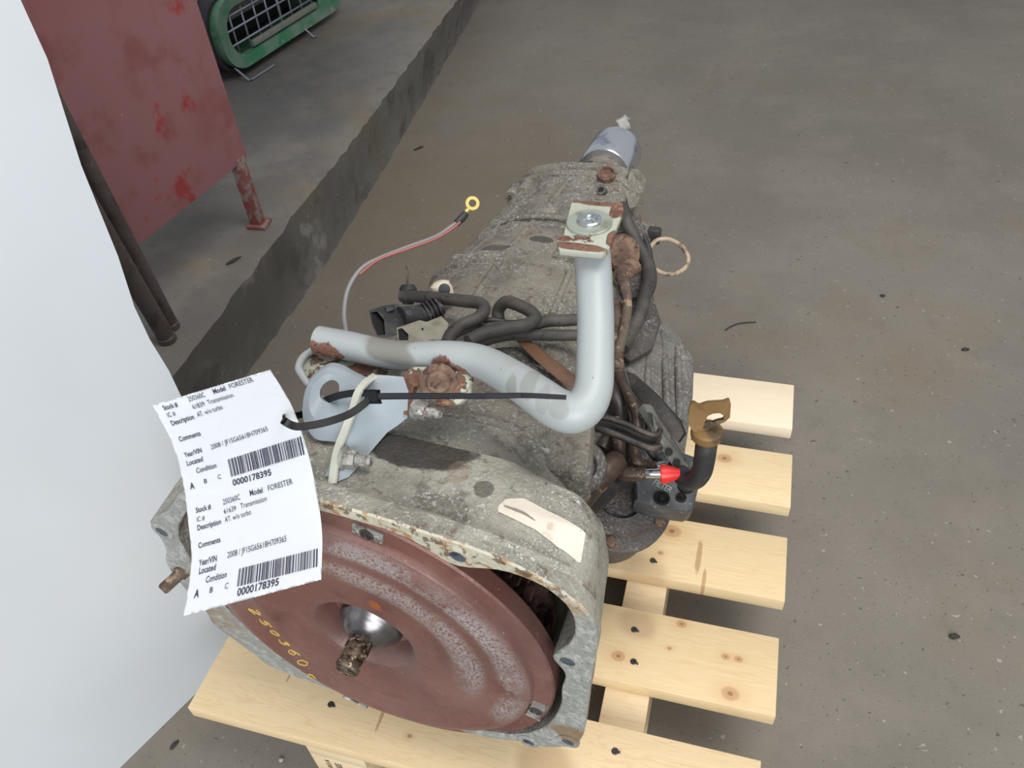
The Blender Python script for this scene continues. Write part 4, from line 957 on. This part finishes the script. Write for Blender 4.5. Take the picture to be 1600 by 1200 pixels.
# finger grip: arched band standing on the cap
gp = [(0.242,0.201,0.162),(0.244,0.201,0.165),(0.249,0.201,0.162),(0.255,0.203,0.165),(0.263,0.205,0.166),(0.268,0.207,0.166),(0.272,0.21,0.167),(0.274,0.209,0.163),(0.275,0.206,0.15),(0.271,0.204,0.145),(0.265,0.202,0.142),(0.258,0.201,0.135),(0.248,0.197,0.133),(0.243,0.198,0.139),(0.241,0.2,0.15)]
gi = [(0.255,0.201,0.143),(0.257,0.203,0.15),(0.261,0.205,0.152),(0.266,0.206,0.153),(0.27,0.207,0.15),(0.27,0.206,0.146),(0.265,0.204,0.145),(0.262,0.203,0.143)]
ring_slab('finger_grip', gp, gi, (-.001, .006, -.003), M['cap'], dp, 56)
# filter box with lettering
fb = [(0.19,0.235,0.019),(0.191,0.255,0.024),(0.219,0.278,0.019),(0.243,0.277,0.015),(0.254,0.249,0.012),(0.254,0.212,0.012),(0.249,0.206,0.013),(0.217,0.2,0.016),(0.198,0.201,0.018)]
fbox = slab('filter_box', fb, (-.006, .02, -.045), M['filter'], tr, .003, loc=LZ)
fa, fbv, fcv = Vector((0.211,0.223,0.02)), Vector((0.229,0.221,0.015)), Vector((0.212,0.227,0.017))
v, f = text_verts('FILTER', .02)
mx = max(x for x, y, z in v); my = max(y for x, y, z in v)
fx = (fbv - fa); fz = fx.cross(V0); fz = -fz.normalized() if fz.z < 0 else fz.normalized()
pn = (Vector(fb[3]) - Vector(fb[0])).cross(Vector(fb[6]) - Vector(fb[0])).normalized()
if pn.dot(V0) < 0: pn = -pn
def onbox(p): 
    p = Vector(p); o = Vector(fb[0]); return p + V0 * ((o - p).dot(pn) / V0.dot(pn)) + pn * .0016
bm = bmesh.new()
fa2 = onbox(fa); fx2 = onbox(fbv) - fa2; fz2 = pn.cross(fx2).normalized()
vv = [bm.verts.new(fa2 + fx2 * (x / mx) + fz2 * (y / my * .0075)) for x, y, z in v]
for q in f: bm.faces.new([vv[i] for i in q])
link('lettering', from_bm(bm, 'filt', 0), simple('pale_lettering', (150, 150, 148), .6), fbox, smooth=False)
for q, r_ in [((0.223,0.211,0.017),.008),((0.243,0.233,0.016),.008),((0.241,0.218,0.016),.0052)]:
    lathe('box_recess', onbox(q), pn, [(r_,-.002),(r_,.0006),(r_*.8,.0008),(r_*.7,-.001),(r_*.35,-.001),(r_*.3,.003),(.001,.003)], M['hole'], fbox, 24)

# ------------------------------------------------------------------ cable tie and paper tag
def W_(p):  # local (u,t,w) -> world
    return tr_m @ Vector((p[0], p[1], p[2] + Z0))
tr_m = Matrix.Translation((0.26587, -0.07204, HP)) @ Matrix.Rotation(YAW, 4, 'Z')
zt = empty('cable_tie', W_((0.015,0.081,0.225)) )
tag(zt, 'long black nylon cable tie looped through the grey bracket, holding the paper tag', 'cable tie')
zi = Vector(zt.location)
def ZP_(p): return W_(p) - zi
sv = ZP_((0.024,0.082,0.222)) - ZP_((0.022,0.086,0.226))
ribbon('tail_strap', [ZP_(p) for p in [(0.018,0.08,0.227),(0.047,0.084,0.231),(0.078,0.086,0.237),(0.109,0.088,0.243),(0.137,0.092,0.247),(0.156,0.097,0.246),(0.166,0.1,0.245)]], [.0052,.0034], .0013, sv, M['black'], zt)
bm = bmesh.new()
a0, a1 = ZP_((0.02,0.08,0.227)), ZP_((0.135,0.092,0.246))
for k in range(110):
    c = a0.lerp(a1, k / 109.0) ; c = c + (cam.location - (c + zi)).normalized() * .0
    # follow the sagging strap
    pa = [ZP_((0.02,0.081,0.227)), ZP_((0.047,0.084,0.231)), ZP_((0.078,0.086,0.237)), ZP_((0.109,0.088,0.243)), ZP_((0.135,0.091,0.247))]
    f_ = k / 109.0 * 4; i_ = min(int(f_), 3); c = pa[i_].lerp(pa[i_ + 1], f_ - i_)
    n_ = (pa[i_ + 1] - pa[i_]).cross(sv).normalized()
    if n_.dot(RM.col[2] if hasattr(RM, 'col') else n_) < 0: n_ = -n_
    d_ = (pa[i_ + 1] - pa[i_]).normalized(); s_ = sv.normalized() * .0017
    c = c + n_ * .0008
    q = [bm.verts.new(c - s_ - d_ * .0004), bm.verts.new(c + s_ - d_ * .0004), bm.verts.new(c + s_ + d_ * .0004), bm.verts.new(c - s_ + d_ * .0004)]
    t_ = [bm.verts.new(x.co + n_ * .0005) for x in q]
    bm.faces.new(t_)
    for i in range(4): bm.faces.new((q[i], q[(i + 1) % 4], t_[(i + 1) % 4], t_[i]))
o = link('strap_teeth', from_bm(bm, 'zt', 0), simple('tie_teeth_black', (36, 35, 42), .5), zt, smooth=False); o['kind'] = 'stuff'
ribbon('loop_band', [ZP_(p) for p in [(0.014,0.08,0.225),(0.012,0.071,0.225),(0.007,0.058,0.226),(-0.001,0.044,0.23),(-0.01,0.033,0.234),(-0.017,0.026,0.238),(-0.023,0.024,0.243),(-0.027,0.027,0.242),(-0.062,0.067,0.196),(-0.076,0.096,0.166),(-0.064,0.101,0.173),(-0.048,0.096,0.189),(-0.028,0.094,0.203),(-0.005,0.091,0.215),(0.011,0.085,0.223)]],
    .0058, .0013, [ZP_((0.015,0.076,0.22)) - ZP_((0.011,0.087,0.225)), ZP_((0.006,0.053,0.222)) - ZP_((0.004,0.063,0.225)), ZP_((-0.01,0.028,0.232)) - ZP_((-0.015,0.037,0.235)), ZP_((-0.023,0.022,0.231)) - ZP_((-0.02,0.026,0.248)), ZP_((-0.031,0.052,0.209)) - ZP_((-0.033,0.06,0.218)), ZP_((-0.03,0.094,0.194)) - ZP_((-0.032,0.101,0.202)), ZP_((0.013,0.079,0.216)) - ZP_((0.011,0.087,0.225))], M['black'], zt, 6)
hm = Matrix((ZP_((0.019,0.083,0.224)).normalized() if False else (ZP_((0.078,0.086,0.237)) - ZP_((0.018,0.08,0.227))).normalized(), sv.normalized(), (ZP_((0.078,0.086,0.237)) - ZP_((0.018,0.08,0.227))).cross(sv).normalized())).transposed()
box('tie_head', (0, 0, 0), (.0085, .0088, .0062), M['black'], zt, hm, .0012)

# paper tag: ruled, curled sheet hanging from the tie
TL = [(0.1014,-0.0241,0.5819), (0.1313,-0.0488,0.5709), (0.1536,-0.0749,0.5598), (0.1708,-0.1019,0.547), (0.184,-0.1273,0.533), (0.1929,-0.1611,0.5178)]
TR = [(0.1989,0.0107,0.6069), (0.2292,-0.016,0.5993), (0.2502,-0.0409,0.5885), (0.2678,-0.0669,0.5751), (0.2833,-0.0957,0.5596), (0.2933,-0.1254,0.5454)]
Lc = catmull(TL, 12); Rc = catmull(TR, 12)
def surf(s, t, lift=0.0):
    f = max(0, min(.99999, t)) * (len(Lc) - 1); i = int(f); f -= i
    a = Lc[i].lerp(Lc[i + 1], f); b = Rc[i].lerp(Rc[i + 1], f)
    p = a.lerp(b, s)
    tv = (Lc[i + 1] - Lc[i]).lerp(Rc[i + 1] - Rc[i], s); n = (b - a).cross(tv).normalized()
    if n.dot(RM.col[2]) < 0: n = -n
    return p + n * lift
tg = empty('paper_tag', surf(.9, .25)); tag(tg, 'white paper stock tag with two printed barcodes, hanging in front of the converter', 'tag')
t0v = Vector(tg.location)
bm = bmesh.new(); NS, NTT = 64, 72; grid = []
for j in range(NTT + 1):
    row = []
    for i in range(NS + 1):
        t = j / NTT; z = (.0022 if i % 2 else 0)
        if j == 0: t += z
        if j == NTT: t -= z
        row.append(bm.verts.new(surf(i / NS, t) - t0v))
    grid.append(row)
for j in range(NTT):
    for i in range(NS): bm.faces.new((grid[j][i], grid[j][i + 1], grid[j + 1][i + 1], grid[j + 1][i]))
bmesh.ops.solidify(bm, geom=bm.faces[:], thickness=.00025)
link('sheet', from_bm(bm, 'sheet', 60), M['paper'], tg)
def print_text(bm, txt, s0, t0, s1, t1, hgt, bold=0.0):
    v, f = text_verts(txt, bold)
    x0 = min(p[0] for p in v); x1 = max(p[0] for p in v)
    vv = []
    for x, y, z in v:
        k = (x - x0) / (x1 - x0)
        vv.append(bm.verts.new(surf(s0 + (s1 - s0) * k, t0 + (t1 - t0) * k - y * hgt, .0006) - t0v))
    for q in f: bm.faces.new([vv[i] for i in q])
def barcode(bm, a, b, c, d, seed):
    rnd = random.Random(seed); x = 0.0; W = []
    while x < 1:
        w = rnd.choice([.006, .006, .012, .018]); g = rnd.choice([.006, .006, .012, .016])
        W.append((x, min(1, x + w))); x += w + g
    for x0, x1 in W:
        q = []
        for x, top in ((x0, 1), (x1, 1), (x1, 0), (x0, 0)):
            s = (a[0] + (b[0] - a[0]) * x) if top else (d[0] + (c[0] - d[0]) * x); t = (a[1] + (b[1] - a[1]) * x) if top else (d[1] + (c[1] - d[1]) * x)
            q.append((s, t))
        rows = []
        for k in range(5):
            f = k / 4; rows.append([bm.verts.new(surf(q[0][0] + (q[3][0] - q[0][0]) * f, q[0][1] + (q[3][1] - q[0][1]) * f, .0006) - t0v), bm.verts.new(surf(q[1][0] + (q[2][0] - q[1][0]) * f, q[1][1] + (q[2][1] - q[1][1]) * f, .0006) - t0v)])
        for k in range(4): bm.faces.new((rows[k][0], rows[k][1], rows[k + 1][1], rows[k + 1][0]))
bm = bmesh.new()
HB = .026
TEXTS = [('Stock #', (0.0703, 0.0445), (0.1911, 0.0459), 0.036, 0.015), ('250360C', (0.2893, 0.0391), (0.4302, 0.0398), 0.036, 0.0), ('Model', (0.5028, 0.0394), (0.6054, 0.0389), 0.037, 0.015), ('FORESTER', (0.6408, 0.0373), (0.8373, 0.0374), 0.036, 0.0), ('IC #', (0.0716, 0.0845), (0.1379, 0.0839), 0.034, 0.0), ('61839', (0.2898, 0.0818), (0.3907, 0.0821), 0.034, 0.0), ('Transmission', (0.418, 0.0814), (0.6317, 0.0811), 0.034, 0.0), ('Description', (0.0667, 0.1278), (0.2593, 0.1276), 0.036, 0.015), ('AT. w/o turbo', (0.2901, 0.1252), (0.5048, 0.1226), 0.035, 0.0), ('Comments', (0.0658, 0.2146), (0.2471, 0.2151), 0.036, 0.015), ('Year/VIN', (0.0652, 0.2988), (0.2115, 0.2989), 0.036, 0.015), ('2008 / JF1SG65618H709365', (0.2901, 0.3002), (0.7612, 0.2949), 0.036, 0.0), ('Located', (0.0677, 0.3424), (0.2018, 0.3427), 0.036, 0.015), ('Condition', (0.1282, 0.3916), (0.2938, 0.3936), 0.036, 0.01), ('A', (0.0526, 0.456), (0.0893, 0.4584), 0.042, 0.03), ('B', (0.1715, 0.4506), (0.1956, 0.4507), 0.03, 0.01), ('C', (0.2843, 0.4507), (0.3117, 0.4515), 0.032, 0.0), ('0000178395', (0.3911, 0.5019), (0.6982, 0.5067), 0.041, 0.02), ('Stock #', (0.0737, 0.5731), (0.1951, 0.5747), 0.035, 0.015), ('250360C', (0.2927, 0.5742), (0.4293, 0.5725), 0.036, 0.0), ('Model', (0.5081, 0.571), (0.6083, 0.5735), 0.037, 0.015), ('FORESTER', (0.6504, 0.5739), (0.8409, 0.5743), 0.036, 0.0), ('IC #', (0.0725, 0.6157), (0.1357, 0.6162), 0.033, 0.0), ('61639', (0.2903, 0.616), (0.3862, 0.6172), 0.034, 0.0), ('Transmission', (0.4222, 0.6151), (0.6285, 0.6143), 0.034, 0.0), ('Description', (0.0692, 0.6569), (0.2574, 0.6571), 0.036, 0.015), ('AT. w/o turbo', (0.2879, 0.656), (0.4952, 0.6537), 0.035, 0.0), ('Comments', (0.0621, 0.742), (0.2365, 0.7393), 0.036, 0.015), ('Year/VIN', (0.0649, 0.8202), (0.2049, 0.8179), 0.036, 0.015), ('2008 / JF1SG65618H709365', (0.2866, 0.8165), (0.7381, 0.8067), 0.036, 0.0), ('Located', (0.0717, 0.854), (0.2018, 0.8525), 0.036, 0.015), ('Condition', (0.1351, 0.895), (0.2937, 0.8934), 0.036, 0.01), ('A', (0.0595, 0.9411), (0.0971, 0.9417), 0.042, 0.03), ('B', (0.1773, 0.9377), (0.2009, 0.9373), 0.03, 0.01), ('C', (0.2921, 0.938), (0.3172, 0.9379), 0.032, 0.0), ('0000178395', (0.3934, 0.9774), (0.6971, 0.9764), 0.041, 0.02)]
for txt, a, b, h, bold in TEXTS:
    print_text(bm, txt, a[0], a[1], b[0], b[1], h, bold)
link('printed_text', from_bm(bm, 'print', 0), M['ink'], tg, smooth=False)
BARS = [((0.3913, 0.3726), (0.9861, 0.3713), (0.9756, 0.4609), (0.3884, 0.4581)), ((0.3842, 0.8719), (0.9703, 0.8679), (0.9719, 0.9427), (0.3848, 0.9407))]
for i, (a, b, c, d) in enumerate(BARS):
    bm = bmesh.new(); barcode(bm, a, b, c, d, 3)
    link('barcode', from_bm(bm, 'bars', 0), M['ink'], tg, smooth=False)['kind'] = 'stuff'

# ------------------------------------------------------------------ white panel on the left
bm = bmesh.new()
edge = [(0,-.030,.118),(.12,-.032,.120),(.25,-.034,.124),(.36,-.036,.126),(.42,-.036,.128),(.459,-.037,.1295),(.507,-.038,.126),(.549,-.038,.127),(.606,-.035,.134),(.66,-.034,.1375),(.70,-.033,.140),(.79,-.028,.152),(.86,-.028,.153),(1.0,-.026,.154),(1.15,-.024,.155)]
rows = []
for z, x, y in edge:
    row = [(x - .006, y - .02, z), (x, y - .003, z), (x - .001, y - .008, z)]
    # sheet runs toward the viewer, gently curved
    for s in (.05, .12, .2, .3, .4, .52, .7, 1.0, 1.4):
        bow = .0
        row.append((x - .36 * s - bow, y - s * .95, z))
    rows.append([bm.verts.new(p) for p in [(x, y, z)] + [(a, b, c) for a, b, c in row[3:]]])
for i in range(len(rows) - 1):
    for k in range(len(rows[0]) - 1): bm.faces.new((rows[i][k], rows[i][k + 1], rows[i + 1][k + 1], rows[i + 1][k]))
bmesh.ops.recalc_face_normals(bm, faces=bm.faces)
# give it real thickness away from the viewer
ret = bmesh.ops.extrude_face_region(bm, geom=bm.faces[:])
for v_ in [g for g in ret['geom'] if isinstance(g, bmesh.types.BMVert)]: v_.co += Vector((-.03, .004, 0))
wp = link('white_panel', from_bm(bm, 'wp', 40), M['white'])
tag(wp, 'large glossy white panel standing upright on the floor at the left edge', 'panel')

# ------------------------------------------------------------------ red panel with its post
rp = tag(empty('red_panel', (-.40, .82, ZP)), 'dusty red painted steel panel on a short post, standing on the raised platform', 'panel')
def RPx(y): return -.4225 + .0976 * (y - .528)
bm = bmesh.new()
slab_bm(bm, [(RPx(.25) + .40, .25 - .82, .14), (RPx(.845) + .40, .845 - .82, .14), (RPx(.845) + .40, .845 - .82, 1.3), (RPx(.25) + .40, .25 - .82, 1.3)], (-.02, .002, 0), .0015)
link('sheet', from_bm(bm, 'rs', 30), M['red'], rp)
box('post', (-.002, .004, .075), (.024, .022, .150), M['redpost'], rp, Matrix.Rotation(.1, 3, 'Z'), .002)
box('foot', (0, .004, .004), (.040, .036, .008), M['redpost'], rp, Matrix.Rotation(.1, 3, 'Z'), .001)

# ------------------------------------------------------------------ two grimy poles behind the white panel
for (a, b, r_, lab) in [((-.3883,.4905,ZP), (-.365,.430,.95), .0125, 'grimy steel pole behind the white panel, the one nearer the red panel'), ((-.3756,.4575,ZP), (-.352,.372,.93), .0145, 'grimy steel pole behind the white panel, the thicker one nearer the kerb edge')]:
    e = tag(empty('steel_pole', a), lab, 'pole', 'poles behind the white panel')
    d_ = Vector(b) - Vector(a)
    tube('shaft', [(0, 0, .002), d_ * .3, d_ * .7, d_], r_, M['pole'], e, 16, 3)
    lathe('end_collar', (0, 0, .0), d_, [(r_ * 1.08, 0.002), (r_ * 1.08, .012), (r_, .013)], M['pole'], e, 16)

# ------------------------------------------------------------------ green plastic carrier with wire door
ga, gb = Vector((-.8042,1.5023,ZP)), Vector((-.7626,1.8266,ZP))
gdir = (gb - ga).normalized(); gout = Vector((gdir.y, -gdir.x, 0))
gr = tag(empty('green_crate', ga + gdir * .16 - gout * .20), 'dusty green plastic pet carrier style crate with oval wire grille, beyond the red panel', 'crate')
go = Vector(gr.location)
def gp_(px, py, off=0.0, z=None):   # helper only used with numbers measured beforehand
    return None
def GP(s, z, off): return ga + gdir * s + gout * off + Vector((0, 0, z - ZP)) - go
def round_rect(s0, s1, z0, z1, r, n=10):
    out = []
    for cx, cz, a0 in ((s1 - r, z1 - r, 0), (s0 + r, z1 - r, 90), (s0 + r, z0 + r, 180), (s1 - r, z0 + r, 270)):
        for k in range(n + 1):
            a = math.radians(a0 + 90 * k / n); out.append((cx + r * math.cos(a), cz + r * math.sin(a)))
    return out
ring_slab('door_frame', [GP(s, z, -.028) for s, z in round_rect(-.030, .56, .203, .385, .075)], [GP(s, z, -.034) for s, z in round_rect(.010, .465, .231, .357, .055)], gout * -.02, M['green'], gr, 96)
bm = bmesh.new()
prof = [(1.0, -.048), (1.02, -.07), (1.02, -.095), (1.05, -.10), (1.05, -.30), (.98, -.33)]
base = round_rect(-.028, .558, .205, .383, .075); cs, cz = .265, .294
R_ = [[bm.verts.new(GP(cs + (s - cs) * k, cz + (z - cz) * k, o)) for s, z in base] for k, o in prof]
nb_ = len(base)
for i in range(len(R_) - 1):
    for k in range(nb_): bm.faces.new((R_[i][k], R_[i][(k + 1) % nb_], R_[i + 1][(k + 1) % nb_], R_[i + 1][k]))
bm.faces.new(R_[-1])
link('body', from_bm(bm, 'gb', 40), M['green'], gr)
bm = bmesh.new()
for kk, (o0, o1) in enumerate(((-.050, -.098),)):
    A_ = [[bm.verts.new(GP(cs + (s - cs) * k, cz + (z - cz) * k, o)) for s, z in base] for k, o in ((1.03, o0), (1.075, o0), (1.085, (o0 + o1) / 2), (1.075, o1), (1.03, o1))]
    for i in range(4):
        for k in range(nb_): bm.faces.new((A_[i][k], A_[i][(k + 1) % nb_], A_[i + 1][(k + 1) % nb_], A_[i + 1][k]))
link('rubber_band', from_bm(bm, 'rb', 40), M['strapblack'], gr)
slab('inner_shade_sheet', [GP(s, z, -.16) for s, z in round_rect(-.0, .47, .228, .36, .055)], gout * -.01, M['hole'], gr, 0)  # near-black sheet standing in for the shade inside the crate
bm = bmesh.new()
for s in [.05 + .052 * k for k in range(8)]:
    tube_bm(bm, [GP(s, .228, -.052), GP(s, .36, -.052)], .0045 if abs(s - .258) < .03 else .003, 6, smooth=False)
for z in (.262, .30, .335):
    tube_bm(bm, [GP(.005, z, -.049), GP(.468, z, -.049)], .003, 6, smooth=False)
link('wire_grille', from_bm(bm, 'wg', 50), M['grid'], gr)
slab('lower_ledge', [GP(.10, .236, -.05), GP(.42, .236, -.05), GP(.42, .252, -.05), GP(.10, .252, -.05)], gout * .012, M['greydust'], gr, .002)
slab('dusty_cover', [GP(s, z, -.105) for s, z in round_rect(-.055, .30, .30, .40, .03)], gout * -.16, M['greydust'], gr, .004)
for s in (0.0, .325):
    tube('wire_foot', [GP(s + .0, .215, -.04), GP(s, ZP + .004, -.002), GP(s + .012, ZP + .0035, .0), GP(s + (.11 if s < .1 else .012), ZP + .0035, .002)], .003, M['grid'], gr, 6, smooth=False)
for s in (.06, .47):
    box('foot', GP(s, ZP + .012, -.19), (.05, .05, .024), M['strapblack'], gr, bevel=.004)
# thin wire feet
for a, b, c in [((0,0,0),0,0)]: pass

# ------------------------------------------------------------------ small litter on the floor
def scrap(name, loc, size, rot, mat, lab, cat):
    bm = bmesh.new(); bmesh.ops.create_icosphere(bm, subdivisions=2, radius=1)
    for v_ in bm.verts:
        k = 1 + random.uniform(-.25, .25); v_.co = Vector((v_.co.x * size[0] * k, v_.co.y * size[1] * k, v_.co.z * size[2]))
        v_.co = Matrix.Rotation(rot, 3, 'Z') @ v_.co
    o = link(name, from_bm(bm, name, 0), mat); o.location = (loc[0], loc[1], loc[2] + size[2] * .9); tag(o, lab, cat, 'scraps lying on the concrete'); return o
M['leaf'] = simple('dark_litter', (50, 46, 42), .8)
M['palegrit'] = simple('pale_grit', (170, 162, 150), .8)
scrap('floor_scrap', (0.8868,0.2855,0), (.007, .004, .003), .2, M['leaf'], 'small dark scrap on the open floor right of the pallet', 'debris')
scrap('floor_scrap', (-0.3432,1.5254,0), (.016, .005, .002), .9, M['leaf'], 'thin dark sliver on the floor near the kerb, far end', 'debris')
scrap('floor_scrap', (-0.387,0.6972,0.18), (.016, .005, .002), 1.1, M['leaf'], 'dark sliver on the platform below the red panel post', 'debris')
scrap('floor_scrap', (0.8341,1.0389,0), (.005, .004, .002), .3, M['leaf'], 'tiny dark crumb on the floor at the upper right', 'debris')
scrap('floor_scrap', (0.9684,0.8965,0), (.007, .004, .002), .3, M['leaf'], 'small dark crumb on the floor near the right edge', 'debris')
scrap('floor_scrap', (-0.0751,-0.0993,0), (.007, .003, .0015), 1.3, M['leaf'], 'dark flake on the floor in front of the pallet corner', 'debris')
scrap('grit_lump', (0.0727,-0.0818,0), (.0035, .003, .002), .3, M['palegrit'], 'pale grit lump on the floor in front of the left pallet block', 'debris')
wr = tube('floor_wire', [Vector((0.541,0.8747,0)) + Vector((0, 0, .0015)), Vector((0.5508,0.8885,0)) + Vector((0, 0, .0015)), Vector((0.5681,0.9018,0)) + Vector((0, 0, .0015)), Vector((0.5967,0.911,0)) + Vector((0, 0, .0015))], .0013, M['leaf'], None, 6)
tag(wr, 'short curved dark wire lying on the floor beyond the pallet', 'wire')
